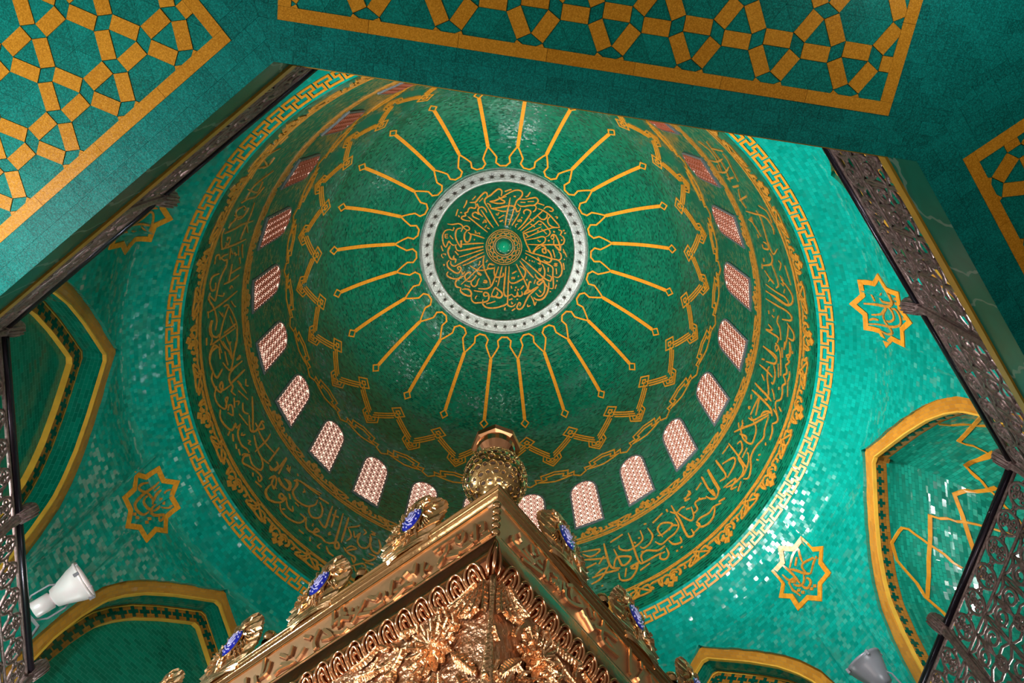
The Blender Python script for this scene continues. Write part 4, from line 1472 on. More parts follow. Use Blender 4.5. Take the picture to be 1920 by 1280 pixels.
ORD = ['first', 'second', 'third', 'fourth', 'fifth', 'sixth', 'seventh', 'eighth', 'ninth', 'tenth', 'eleventh', 'twelfth', 'thirteenth', 'fourteenth', 'fifteenth',
       'sixteenth', 'seventeenth', 'eighteenth', 'nineteenth', 'twentieth', 'twenty-first', 'twenty-second', 'twenty-third', 'twenty-fourth']
for k in range(24):
    az = PHI + 15 * k
    root = empty('window_%d' % (k + 1), DOME.P(az, WS0))
    tag(root, '%s arched grille window in the drum, counted clockwise from the golden ball finial' % ORD[k], 'window', 'arched windows round the drum', kind='structure')
    inv = Matrix.Translation(-root.location)
    fr = MB()
    o1, o0 = win_outline(0.034), win_outline(0.0)
    n = len(o1)
    for i in range(n):
        j = (i + 1) % n
        A = [DOME.P(az + o1[i][0], o1[i][1], 0.016), DOME.P(az + o1[j][0], o1[j][1], 0.016), DOME.P(az + o0[j][0], o0[j][1], 0.022), DOME.P(az + o0[i][0], o0[i][1], 0.022)]
        B = [DOME.P(az + o1[i][0], o1[i][1], -0.02), DOME.P(az + o1[j][0], o1[j][1], -0.02)]
        D_ = [DOME.P(az + o0[j][0], o0[j][1], 0.0), DOME.P(az + o0[i][0], o0[i][1], 0.0)]
        A, B, D_ = [p - root.location for p in A], [p - root.location for p in B], [p - root.location for p in D_]
        fr.face(A)
        fr.face([B[0], B[1], A[1], A[0]])
        fr.face([A[3], A[2], D_[0], D_[1]])
    fr.build('window_frame', M['win_frame'], root)
    pn = MB()
    c = DOME.P(az, 0.5 * (WS0 + WS1), 0.008) - root.location
    for i in range(n):
        j = (i + 1) % n
        pn.face([c, DOME.P(az + o0[i][0], o0[i][1], 0.008) - root.location, DOME.P(az + o0[j][0], o0[j][1], 0.008) - root.location])
    pn.build('pane', M['win_pane'], root)
    # scrolled lattice: pairs of small curls in rows
    gr = MB()
    rows, cols_ = 9, 4
    rm = rf_dome(3.0)
    hwid = WHALF * rm
    for r_ in range(rows):
        for c_ in range(cols_):
            cx = -hwid + (c_ + 0.5) * 2 * hwid / cols_
            cy = WS0 + 0.08 + r_ * (WS1 - WS0 - 0.16) / (rows - 1)
            if cy > WS1 - 0.36 and (cx / hwid) ** 2 + ((cy - (WS1 - 0.36)) / 0.36) ** 2 > 0.80:
                continue
            for rad_ in (0.058, 0.028):
                pts = []
                for q in range(7):
                    a = 2 * PI * q / 7
                    pts.append(DOME.P(az + (cx + rad_ * math.cos(a)) / rm, cy + rad_ * 1.15 * math.sin(a), 0.014) - root.location)
                gr.tube(pts, 0.0092, 3, True)
    gr.build('grille', M['win_grille'], root)

# ================================================================== spandrels under the dome with the key border and star medallions
ARCH = [(0, 8.30), (.2, 8.135), (.4, 7.98), (.65, 7.78), (.95, 7.5), (1.15, 7.25), (1.3, 7.0), (1.42, 6.6), (1.5, 6.2), (1.53, 5.8), (1.55, 5.2), (1.55, 3.95)]
HALF = []
for a, b in zip(ARCH[:-1], ARCH[1:]):
    for k in range(6):
        HALF.append((a[0] + (b[0] - a[0]) * k / 6, a[1] + (b[1] - a[1]) * k / 6))
HALF.append(ARCH[-1])
AP = 4.47


def arch_h(t):
    t = abs(t)
    for a, b in zip(ARCH[:-1], ARCH[1:]):
        if a[0] <= t <= b[0] and b[0] > a[0]:
            return a[1] + (b[1] - a[1]) * (t - a[0]) / (b[0] - a[0])
    return 3.95


def offset_curve(wd):
    """the arch line moved inwards by wd; full curve from the left foot over the apex to the right foot"""
    n = len(HALF)
    out = []
    for i in range(n):
        a, b = HALF[max(i - 1, 0)], HALF[min(i + 1, n - 1)]
        tx, ty = b[0] - a[0], b[1] - a[1]
        L = math.hypot(tx, ty)
        nx, ny = ty / L, -tx / L
        if nx > 0:
            nx, ny = -nx, -ny
        out.append((HALF[i][0] + nx * wd, HALF[i][1] + ny * wd))
    while len(out) > 2 and out[0][0] < 0 and out[1][0] < 0:
        out.pop(0)
    a, b = out[0], out[1]
    if abs(b[0] - a[0]) > 1e-9:
        apex = (0.0, a[1] - (b[1] - a[1]) / (b[0] - a[0]) * a[0])
    else:
        apex = (0.0, a[1])
    half = [apex] + [p for p in out if p[0] > 1e-4]
    return [(-x, y) for x, y in reversed(half)] + half[1:]


def resample(curve, n):
    L = [0.0]
    for a, b in zip(curve[:-1], curve[1:]):
        L.append(L[-1] + math.hypot(b[0] - a[0], b[1] - a[1]))
    out = []
    j = 0
    for k in range(n):
        u = L[-1] * k / (n - 1)
        while j < len(L) - 2 and L[j + 1] < u:
            j += 1
        f = (u - L[j]) / max(1e-9, L[j + 1] - L[j])
        out.append((curve[j][0] + (curve[j + 1][0] - curve[j][0]) * f, curve[j][1] + (curve[j + 1][1] - curve[j][1]) * f))
    return out, L[-1]


SIDE = ['right', 'far_right', 'far', 'far_left', 'left', 'near_left', 'near', 'near_right']
STAR_AZ = {0: ('BR', 31.87), 3: ('BL', 164.57), 4: ('L', 211.0), 7: ('R', 345.47)}
SNAME = {'right': 'right', 'far_right': 'lower right', 'far': 'bottom', 'far_left': 'lower left', 'left': 'left', 'near_left': 'upper left', 'near': 'top', 'near_right': 'upper right'}
SPLAB = {0: 'teal mosaic spandrel with gold star between the lower right arch and the ribbed niche', 3: 'teal mosaic spandrel with gold star at the lower left above the white floodlight',
         4: 'teal mosaic spandrel at the upper left, its gold star half hidden by the railing', 7: 'bright teal mosaic spandrel with gold star beside the upper right railing'}
for k in range(8):
    az0 = OCT + 45 * k
    mb = MB()
    NAZ, NR = 72, 40
    cols = []
    for i in range(NAZ + 1):
        # denser towards the arch feet
        x = i / NAZ
        dlt = 45.0 * x
        d2 = dlt if dlt <= 22.5 else 45.0 - dlt
        t = AP * math.tan(rad(d2))
        hb = arch_h(t) if t < 1.55 else 3.95
        sb = SPAN.s_of_h(hb)
        cols.append((az0 + dlt, sb))
    for i, (az, sb) in enumerate(cols):
        for j in range(NR + 1):
            mb.v.append(tuple(SPAN.P(az, sb * j / NR)))
    for i in range(NAZ):
        for j in range(NR):
            a, b = i * (NR + 1) + j, (i + 1) * (NR + 1) + j
            mb.f.append((a, b, b + 1, a + 1))
            (z0, q0), (z1, q1) = cols[i], cols[i + 1]
            mb.uv.append(((rad(z0) * 4.4, q0 * j / NR), (rad(z1) * 4.4, q1 * j / NR), (rad(z1) * 4.4, q1 * (j + 1) / NR), (rad(z0) * 4.4, q0 * (j + 1) / NR)))
    # thin returned edge along the arch
    for i in range(NAZ):
        (z0, q0), (z1, q1) = cols[i], cols[i + 1]
        mb.face([SPAN.P(z0, q0), SPAN.P(z1, q1), SPAN.P(z1, q1, -0.10), SPAN.P(z0, q0, -0.10)], ((0, 0.01), (0.01, 0.01), (0.01, 0.03), (0, 0.03)))
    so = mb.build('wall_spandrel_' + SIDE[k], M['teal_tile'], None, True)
    tag(so, SPLAB.get(k, 'teal mosaic spandrel hidden at the %s of the dome ring' % SNAME[SIDE[k]]), 'wall', 'spandrels under the dome ring', kind='structure')
    if k in STAR_AZ:
        key, saz = STAR_AZ[k]
    else:
        key, saz = 'BL', az0 + 22.5
    sc = 0.955
    rm = rf_span(sc)
    mb = MB()
    R0 = 0.415
    star = []
    for q in range(16):
        rr = R0 if q % 2 == 0 else R0 * 0.765
        a = 2 * PI * q / 16
        star.append((saz + rr * math.cos(a) / rm, sc + rr * 1.13 * math.sin(a)))
    ribbon(mb, fspan, rf_span, star, 0.062, 0.012, -0.02, closed=True)
    sm = mb.build('star_medallion', M['gold_inlay'], so)
    if key in STAR_TXT:
        sh = saz - {'BR': 31.87, 'BL': 164.57, 'L': 211.0, 'R': 345.47}[key]
        mb = MB()
        for wd, pts in parse(STAR_TXT[key]):
            pts = [(a + sh, s) for a, s in pts]
            ribbon(mb, fspan, rf_span, smooth_line(pts, 4), wd, 0.012, -0.02, taper=len(pts) > 2)
        mb.build('star_inscription', M['gold_text'], sm)
# continuous key border on the ring above the spandrels
mb = MB()
path = []
for k in range(117):
    path += [(k * 360 / 117 + y * 360 / 117, 0.205 - 0.150 * x) for x, y in U]
ribbon(mb, fspan, rf_span, path, 0.030, 0.010, -0.02, closed=True, maxseg=0.08)
kb = mb.build('trim_1', M['gold_inlay'])
tag(kb, 'gold Greek key border circling the foot of the dome', 'border', kind='structure')

# ================================================================== the eight arched walls above the gallery
def wall_fn(az):
    def f(t, H, ap):
        return side_pt(az, ap, t, H)
    return f


def strip_between(mb, f, ca, apa, cb, apb, n=90):
    A, La = resample(ca, n)
    B, Lb = resample(cb, n)
    wd = max(abs(apb - apa), math.hypot(A[n // 4][0] - B[n // 4][0], A[n // 4][1] - B[n // 4][1]))
    for i in range(n - 1):
        u0, u1 = La * i / (n - 1), La * (i + 1) / (n - 1)
        mb.face([f(*A[i], apa), f(*A[i + 1], apa), f(*B[i + 1], apb), f(*B[i], apb)], ((u0, 0), (u1, 0), (u1, wd), (u0, wd)))


CROSS = [(-.5, -1.5), (.5, -1.5), (.5, -.5), (1.5, -.5), (1.5, .5), (.5, .5), (.5, 1.5), (-.5, 1.5), (-.5, .5), (-1.5, .5), (-1.5, -.5), (-.5, -.5)]


def cross_piece(place, size):
    """stepped cross tile: three little prisms in one mesh"""
    mb = MB()
    for (x0, x1, y0, y1) in ((-.5, .5, -1.5, 1.5), (-1.5, -.5, -.5, .5), (.5, 1.5, -.5, .5)):
        P = [(x0, y0), (x1, y0), (x1, y1), (x0, y1)]
        mb.prism([place(x * size, y * size, -0.004) for x, y in P], [place(x * size, y * size, 0.006) for x, y in P])
    return mb


WLAB = {0: 'pointed gold arch at the right with a concave green niche crossed by gold ribs', 1: 'pointed gold arch at the lower right bottom edge beside the grey floodlight',
        3: 'pointed gold arch with flat green back at the lower left behind the white floodlight', 4: 'tall gold arch with flat green back at the left edge'}
for k in range(8):
    az = OCT + 45 * k
    f = wall_fn(az)
    root = empty('wall_' + SIDE[k], side_pt(az, AP, 0, 3.95))
    tag(root, WLAB.get(k, 'gold-edged pointed arch wall hidden at the %s of the hall' % SNAME[SIDE[k]]), 'wall', 'arched walls above the gallery', kind='structure')
    O_ = root.location.copy()
    g = lambda t, H, ap, f=f, O_=O_: f(t, H, ap) - O_
    c0, c1, c1b, c2, c3 = offset_curve(-0.02), offset_curve(0.135), offset_curve(0.155), offset_curve(0.17), offset_curve(0.31)
    niche = (k == 0)
    mb = MB()
    strip_between(mb, g, c0, AP + 0.05, c1, AP + 0.05)
    b1 = mb.build('arch_band', M['gold_band'], root)
    mb = MB()
    strip_between(mb, g, c1, AP + 0.05, c1b, AP + 0.045)
    strip_between(mb, g, c1b, AP + 0.045, c1b, AP + 0.09)
    mb.build('arch_edge', M['gold_edge'], root)
    back = AP + (0.23 if niche else 0.32)
    mb = MB()
    strip_between(mb, g, c1, AP + 0.05, c1, back + 0.03)
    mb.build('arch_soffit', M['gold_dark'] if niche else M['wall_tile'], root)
    if niche:
        cu, Lc = resample(c1, 400)
        n = int(Lc / 0.135)
        for q in range(n):
            i = int((q + 0.5) / n * 399)
            p, p2 = cu[i], cu[min(i + 1, 399)]
            dx, dy = p2[0] - p[0], p2[1] - p[1]
            L = math.hypot(dx, dy) or 1
            dx, dy = dx / L, dy / L
            nx, ny = dy, -dx
            apm = 0.5 * (AP + 0.05 + back)

            def place(x, y, o):
                return g(p[0] + dx * x + nx * o, p[1] + dy * x + ny * o, apm + y)
            if p[1] > 6.0:
                cross_piece(place, 0.033).build('cross_tile', M['wall_tile_dark'], b1)
        # concave niche
        mb = MB()
        NU, NV = 96, 24
        full, Lf = resample(offset_curve(0.14), NU + 1)

        def NP(u, v, o=0.0):
            x = min(max(u, 0.0), 1.0) * NU
            i = min(int(x), NU - 1)
            fr = x - i
            t = full[i][0] + (full[i + 1][0] - full[i][0]) * fr
            H = full[i][1] + (full[i + 1][1] - full[i][1]) * fr
            c_, s_ = math.cos(v * PI / 2), math.sin(v * PI / 2)
            kk = max(0.0, c_ - o)
            return g(t * kk, 5.0 + (H - 5.0) * kk, 4.70 + 1.3 * s_ - o * 0.4)
        for i in range(NU):
            for j in range(NV):
                u0, u1, v0, v1 = i / NU, (i + 1) / NU, j / NV, (j + 1) / NV
                mb.face([NP(u0, v0), NP(u1, v0), NP(u1, v1), NP(u0, v1)], ((u0 * 6, v0 * 3), (u1 * 6, v0 * 3), (u1 * 6, v1 * 3), (u0 * 6, v1 * 3)))
        nb = mb.build('niche_vault', M['niche_tile'], root, True)
        for L_ in NICHE_LINES:
            mb = MB()
            ribbon(mb, lambda u, v, o: NP(u, v, o), lambda s: 6.5, [(u, v * 1.0) for u, v in L_], 0.017, 0.006, -0.006, maxseg=0.5)
            mb.build('rib_inlay', M['gold_inlay'], nb)
    else:
        mb = MB()
        strip_between(mb, g, c1b, back - 0.005, c2, back - 0.005)
        mb.build('arch_edge', M['gold_edge'], root)
        mb = MB()
        strip_between(mb, g, c1, back, c3, back)
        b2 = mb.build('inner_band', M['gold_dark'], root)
        cm = offset_curve(0.235)
        cu, Lc = resample(cm, 400)
        n = int(Lc / 0.156)
        for q in range(n):
            i = int((q + 0.5) / n * 399)
            p, p2 = cu[i], cu[min(i + 1, 399)]
            if p[1] < 5.6:
                continue
            dx, dy = p2[0] - p[0], p2[1] - p[1]
            L = math.hypot(dx, dy) or 1
            dx, dy = dx / L, dy / L

            def place(x, y, o):
                return g(p[0] + dx * x - dy * y, p[1] + dy * x + dx * y, back - o)
            cross_piece(place, 0.044).build('cross_tile', M['wall_tile_dark'], b2)
        mb = MB()
        strip_between(mb, g, c3, back, c3, back + 0.08)
        mb.build('arch_edge', M['gold_edge'], root)
        # flat tiled back wall
        mb = MB()
        half = resample(c3, 61)[0]
        for a, b in zip(half[:-1], half[1:]):
            if abs(b[0] - a[0]) < 1e-5:
                continue
            mb.face([g(a[0], 3.9, back + 0.07), g(b[0], 3.9, back + 0.07), g(b[0], b[1], back + 0.07), g(a[0], a[1], back + 0.07)],
                    ((a[0], 3.9), (b[0], 3.9), (b[0], b[1]), (a[0], a[1])))
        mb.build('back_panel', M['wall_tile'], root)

# ================================================================== gallery slab: soffit pieces, fascia, floor
SOF, GTOP = 3.56, 3.93
T225 = math.tan(rad(22.5))
OUTER = 6.2


def clip(poly, nx, ny, c):
    """keep nx*x + ny*y <= c"""
    out = []
    for i in range(len(poly)):
        a, b = poly[i - 1], poly[i]
        da, db = nx * a[0] + ny * a[1] - c, nx * b[0] + ny * b[1] - c
        if (da <= 0) != (db <= 0):
            f = da / (da - db)
            out.append((a[0] + (b[0] - a[0]) * f, a[1] + (b[1] - a[1]) * f))
        if db <= 0:
            out.append(b)
    return out


def area(p):
    return abs(sum(p[i - 1][0] * p[i][1] - p[i][0] * p[i - 1][1] for i in range(len(p)))) / 2


def shrink(p, d):
    cx, cy = sum(q[0] for q in p) / len(p), sum(q[1] for q in p) / len(p)
    out = []
    for q in p:
        L = math.hypot(q[0] - cx, q[1] - cy) or 1
        out.append((q[0] + (cx - q[0]) / L * d, q[1] + (cy - q[1]) / L * d))
    return out


PANEL = {5: (-1.42, 1.385, 0.007, 0.632), 6: (-1.467, 1.282, 0.086, 0.881), 7: (-1.357, 1.40, 0.02, 0.11)}
N0, N1 = 3.735, 4.78
BW = 0.056
CLAB = {5: 'green and gold patterned gallery soffit filling the upper left corner', 6: 'green and gold patterned gallery soffit across the top', 7: 'green and gold patterned gallery soffit at the right edge'}
KD, KA, KB = 0.179, 0.1215, 0.0664
for k in range(8):
    az = OCT + 45 * k
    a_ = rad(az)
    base = MB()
    zt = SOF + (0.018 if k in PANEL else 0.0)
    q = [(-SOF * T225, SOF), (SOF * T225, SOF), (OUTER * T225, OUTER), (-OUTER * T225, OUTER)]
    base.face([side_pt(az, n_, t_, zt) for t_, n_ in q])
    base.face([side_pt(az, n_, t_, GTOP) for t_, n_ in q])
    ce = base.build('ceiling_' + SIDE[k], M['joint'] if k in PANEL else M['soffit_plain'])
    tag(ce, CLAB.get(k, 'plain green gallery soffit out of view at the %s' % SNAME[SIDE[k]]), 'ceiling', 'gallery soffits round the opening', kind='structure')
    # fascia: marble edge with gold strip
    mb = MB()
    mb.face([side_pt(az, SOF, -SOF * T225, SOF), side_pt(az, SOF, SOF * T225, SOF), side_pt(az, SOF, SOF * T225, GTOP), side_pt(az, SOF, -SOF * T225, GTOP)])
    fo = mb.build('trim_%d' % (k + 2), M['marble'])
    tag(fo, 'green marble edge with gold strip of the gallery slab, %s side' % SNAME[SIDE[k]], 'trim', 'marble edges of the gallery slab', kind='structure')
    mb = MB()
    for ap0, ap1, z0, z1 in ((SOF - 0.012, SOF - 0.012, GTOP - 0.075, GTOP + 0.006), (SOF - 0.012, SOF + 0.05, GTOP + 0.006, GTOP + 0.006), (SOF - 0.012, SOF, GTOP - 0.075, GTOP - 0.075)):
        mb.face([side_pt(az, ap0, -ap0 * T225, z0), side_pt(az, ap0, ap0 * T225, z0), side_pt(az, ap1, ap1 * T225, z1), side_pt(az, ap1, -ap1 * T225, z1)])
    mb.build('gold_strip', M['gold_edge'], fo)
    if k not in PANEL:
        continue
    tl, tr, ph, sp = PANEL[k]

    def piece(name, poly, mat, drop=0.0, gap=0.0016):
        if len(poly) < 3 or area(poly) < 2e-5:
            return
        p = shrink(poly, gap)
        mb = MB()
        cx, cy = sum(x for x, y in p) / len(p), sum(y for x, y in p) / len(p)
        mb.prism([side_pt(az, y, x, SOF + 0.018) for x, y in p], [side_pt(az, y, x, SOF - drop) for x, y in p])
        mb.build(name, mat, ce)
    # gold frame of the panel, in lengths
    i0, i1, j0 = tl + BW, tr - BW, N0 + BW
    L = (tr - tl) / 7
    for i in range(7):
        x0, x1 = tl + L * i, tl + L * (i + 1)
        piece('border_strip', [(x0, N0), (x1, N0), (min(x1, tr), N0 + BW), (max(x0, tl), N0 + BW)], M['soffit_gold'], 0.003, 0.0008)
    for xa, xb in ((tl, i0), (i1, tr)):
        for i in range(3):
            y0, y1 = j0 + (N1 - j0) / 3 * i, j0 + (N1 - j0) / 3 * (i + 1)
            piece('border_strip', [(xa, y0), (xb, y0), (xb, y1), (xa, y1)], M['soffit_gold'], 0.003, 0.0008)

    def inner(p):
        for h_ in ((-1, 0, -i0), (1, 0, i1), (0, -1, -j0), (0, 1, N1)):
            p = clip(p, *h_)
            if len(p) < 3:
                return []
        return p
    nh = 3.962 + KD * math.sqrt(3) / 2          # row of hexagon centres
    for jr in range(-2, 6):
        yc = nh + jr * KD * math.sqrt(3)
        for ic in range(-12, 13):
            xc = sp + KD + ic * 2 * KD + (KD if jr % 2 else 0)
            if not (tl - 0.4 < xc < tr + 0.4):
                continue
            H6 = [(xc + KA * math.cos(rad(60 * q)), yc + KA * math.sin(rad(60 * q))) for q in range(6)]
            for q in range(6):
                a, b = H6[q], H6[(q + 1) % 6]
                piece('green_tile', inner([(xc, yc), a, b]), M['soffit_green'], 0.0, 0.0008)
                nx, ny = math.cos(rad(60 * q + 30)), math.sin(rad(60 * q + 30))
                piece('gold_tile', inner([a, b, (b[0] + nx * KB, b[1] + ny * KB), (a[0] + nx * KB, a[1] + ny * KB)]), M['soffit_gold'], 0.0035, 0.0016)
            for q in (0, 1, 2):          # rhombi half way to three neighbours
                d = rad(60 * q)
                ux, uy, vx, vy = math.cos(d), math.sin(d), -math.sin(d), math.cos(d)
                cx, cy = xc + KD * ux, yc + KD * uy
                h1, h2 = KB * math.sqrt(3) / 2, KB / 2
                piece('rhombus_tile', inner([(cx + ux * h1, cy + uy * h1), (cx + vx * h2, cy + vy * h2), (cx - ux * h1, cy - uy * h1), (cx - vx * h2, cy - vy * h2)]), M['soffit_green'])
            for q in (0, 1):             # triangles
                d = rad(60 * q + 30)
                R_ = 2 * KD / math.sqrt(3)
                cx, cy = xc + R_ * math.cos(d), yc + R_ * math.sin(d)
                piece('green_tile', inner([(cx + KA / math.sqrt(3) * math.cos(d + m_ * 2 * PI / 3), cy + KA / math.sqrt(3) * math.sin(d + m_ * 2 * PI / 3)) for m_ in range(3)]), M['soffit_green'])
    # plain tiles round the panel
    tw, tn = (0.118, 0.0585) if k == 6 else (0.062, 0.0875)
    nrows = int(math.ceil((4.72 - SOF) / tn))
    for r_ in range(nrows):
        y0 = SOF + r_ * tn
        y1 = y0 + tn
        x = -2.1 + (tw / 2 if r_ % 2 else 0)
        while x < 2.1:
            p = [(x, y0), (x + tw, y0), (x + tw, y1), (x, y1)]
            x += tw
            p = clip(p, 1, -T225, 0.0)
            if len(p) >= 3:
                p = clip(p, -1, -T225, 0.0)
            if len(p) < 3:
                continue
            if y1 <= N0 + 1e-6:
                piece('plain_tile', p, M['soffit_plain'], 0, 0.0006)
            else:
                if y0 < N0:
                    lowp = clip(p, 0, 1, N0)
                    piece('plain_tile', lowp, M['soffit_plain'], 0, 0.0006)
                    p = clip(p, 0, -1, -N0)
                    if len(p) < 3:
                        continue
                for hp in ((1, 0, tl), (-1, 0, -tr)):
                    pp = clip(p, *hp)
                    if len(pp) >= 3:
                        piece('plain_tile', pp, M['soffit_plain'], 0, 0.0006)

# ================================================================== lower hall (mostly below the frame)
mb = MB()
mb.face([side_pt(OCT + 45 * k + 22.5, OUTER / math.cos(rad(22.5)), 0, -EYE) for k in range(8)])
fl = mb.build('floor', M['floor_stone'])
tag(fl, 'pale stone floor of the lower hall below the frame', 'floor', kind='structure')
for k in range(8):
    az = OCT + 45 * k
    mb = MB()
    mb.face([side_pt(az, OUTER, -OUTER * T225, -EYE), side_pt(az, OUTER, OUTER * T225, -EYE), side_pt(az, OUTER, OUTER * T225, GTOP), side_pt(az, OUTER, -OUTER * T225, GTOP)])
    tag(mb.build('wall_lower_' + SIDE[k], M['lower_wall']), 'pale stone wall of the lower hall, %s side, below the frame' % SNAME[SIDE[k]], 'wall', 'lower hall walls', kind='structure')

# ================================================================== gallery railings
RAP = 3.66
RL = RAP * T225


def spiral(cy, cz, r0, r1, a0, a1, n=12, x=0.0, kz=1.0):
    out = []
    for i in range(n):
        f_ = i / (n - 1)
        a = rad(a0 + (a1 - a0) * f_)
        r = r0 + (r1 - r0) * f_
        out.append((x, cy + r * math.cos(a), cz + r * kz * math.sin(a)))
    return out


def ell(cy, cz, ry, rz, n=14):
    return [(0, cy + ry * math.cos(2 * PI * i / n), cz + rz * math.sin(2 * PI * i / n)) for i in range(n)]


# oval ring ornament with a pair of back-to-back curls inside
mb = MB()
mb.tube(ell(0, 0, 0.084, 0.114), 0.0125, 5, True)
mb.tube([(0, 0, -0.105), (0, 0, 0.105)], 0.0095, 4)
for sy in (1, -1):
    mb.tube(spiral(sy * 0.030, 0.045, 0.030, 0.010, 180 if sy > 0 else 0, (180 - 400) if sy > 0 else 400, 11), 0.0095, 4)
    mb.tube(spiral(sy * 0.030, -0.045, 0.030, 0.010, 180 if sy > 0 else 0, (180 + 400) if sy > 0 else -400, 11), 0.0095, 4)
for z in (-0.012, 0.012):
    mb.tube([(0, -0.028, z), (0, 0.028, z)], 0.0105, 4)
for sy in (1, -1):
    for z in (0.03, -0.03):
        mb.tube([(0, sy * 0.080, z), (0, sy * 0.118, z * 0.3)], 0.0095, 4)
ME_OVAL = mb.mesh('oval_ornament', M['iron'], True)
# large scroll ornament for the main field
mb = MB()
CW, CH = 0.36, 0.60
for sy in (1, -1):
    for sz in (1, -1):
        c0_ = 0 if sy > 0 else 180
        mb.tube(spiral(sy * 0.085, sz * 0.16, 0.085, 0.022, 180 - c0_ if True else 0, (180 - c0_) - sy * sz * 560, 20), 0.012, 5)
        mb.tube([(0, 0, sz * 0.02), (0, sy * 0.045, sz * 0.05), (0, sy * 0.10, sz * 0.055), (0, sy * 0.16, sz * 0.02), (0, sy * 0.178, 0)], 0.0105, 4)
        mb.tube([(0, 0, sz * 0.29), (0, sy * 0.05, sz * 0.26), (0, sy * 0.12, sz * 0.265), (0, sy * 0.178, sz * 0.30)], 0.012, 4)
        mb.tube([(0, sy * 0.178, sz * 0.30), (0, sy * 0.165, sz * 0.20), (0, sy * 0.172, sz * 0.10), (0, sy * 0.178, 0.0)], 0.0105, 4)
        mb.tube([(0, 0, sz * 0.09), (0, sy * 0.022, sz * 0.17), (0, 0, sz * 0.27)], [0.007, 0.017, 0.007], 5)
        mb.tube([(0, sy * 0.12, sz * 0.085), (0.01, sy * 0.145, sz * 0.16), (0, sy * 0.135, sz * 0.25)], [0.006, 0.016, 0.006], 5)
mb.tube(ell(0, 0, 0.045, 0.06, 12), 0.014, 5, True)
mb.tube([(0, 0, -0.30), (0, 0, -0.06)], 0.0105, 4)
mb.tube([(0, 0, 0.06), (0, 0, 0.30)], 0.0105, 4)
for q in range(6):
    a = 2 * PI * q / 6
    mb.tube([(0, 0, 0), (0, 0.038 * math.cos(a), 0.05 * math.sin(a))], [0.006, 0.016], 4)
ME_SCROLL = mb.mesh('scroll_ornament', M['iron'], True)
# fluted post with drooping knob
mb = MB()
nf = 10
prof = [(0.055, 0.0), (0.055, 0.05), (0.040, 0.07), (0.038, 0.95), (0.046, 0.98), (0.050, 1.02)]
pts = []
for r, z in prof:
    ring_ = []
    for i in range(2 * nf):
        a = PI * i / nf
        rr = r * (1.0 if i % 2 else 0.80)
        ring_.append((rr * math.cos(a), rr * math.sin(a), z))
    pts.append(ring_)
for A_, B_ in zip(pts[:-1], pts[1:]):
    for i in range(2 * nf):
        j = (i + 1) % (2 * nf)
        mb.face([A_[i], A_[j], B_[j], B_[i]])
ME_POST = mb.mesh('post', M['iron'])
mb = MB()
kn = [(0.0, 1.01), (0.0, 1.03), (-0.01, 1.07), (-0.025, 1.12), (-0.04, 1.17), (-0.05, 1.195), (-0.055, 1.205)]
kr = [0.03, 0.055, 0.058, 0.060, 0.056, 0.040, 0.01]
mb.tube([(x, 0, z) for x, z in kn], kr, 12)
for i in range(12):
    a = 2 * PI * i / 12
    mb.tube([(0.056 * math.cos(a), 0.056 * math.sin(a), 1.03), (-0.02 + 0.062 * math.cos(a), 0.062 * math.sin(a), 1.10), (-0.04 + 0.058 * math.cos(a), 0.058 * math.sin(a), 1.16)], 0.007, 4)
ME_KNOB = mb.mesh('knob', M['iron'], True)
mb = MB()
mb.tube([(0, -RL, 1.05), (0, RL, 1.05)], 0.034, 10)
ME_HAND = mb.mesh('handrail', M['handrail'], True)
RAIL_BARS = {}
for z, r in ((1.0, 0.014), (0.745, 0.013), (0.115, 0.013), (0.045, 0.018)):
    mb = MB()
    mb.tube([(0, -RL, z), (0, RL, z)], r, 6)
    RAIL_BARS[z] = mb.mesh('rail_bar', M['iron'], True)
RLAB = {0: 'right-hand length of iron gallery railing before the star-ribbed niche, set with oval rings',
        1: 'iron gallery railing at the far right behind the shrine', 2: 'iron gallery railing at the far side behind the shrine',
        3: 'iron gallery railing at the far left behind the shrine', 4: 'left-hand length of iron gallery railing beside the white floodlight',
        5: 'thin diagonal length of iron gallery railing along the upper left edge', 6: 'iron gallery railing hidden above the near edge of the green soffit',
        7: 'broad diagonal length of iron gallery railing along the upper right edge'}
for k in (7, 0, 4, 5, 6):
    az = OCT + 45 * k
    root = empty('gallery_railing', side_pt(az, RAP, 0, GTOP + 0.006))
    root.rotation_euler = (0, 0, rad(az))
    tag(root, RLAB[k], 'railing', 'iron gallery railings round the octagonal opening')
    link('handrail', ME_HAND, root)
    for z, me in RAIL_BARS.items():
        link('rail_bar', me, root)
    for t in (-RL, 0.0):
        p = link('post', ME_POST, root, Matrix.Translation((0, t, 0)))
        link('knob', ME_KNOB, p)
    for b in (-1, 1):
        for i in range(6):
            link('oval_ornament', ME_OVAL, root, Matrix.Translation((0, b * (RL / 2) + (i - 2.5) * 0.236, 0.873)))
        for i in range(4):
            link('scroll_ornament', ME_SCROLL, root, Matrix.Translation((0, b * (RL / 2) + (i - 1.5) * 0.362, 0.43)))

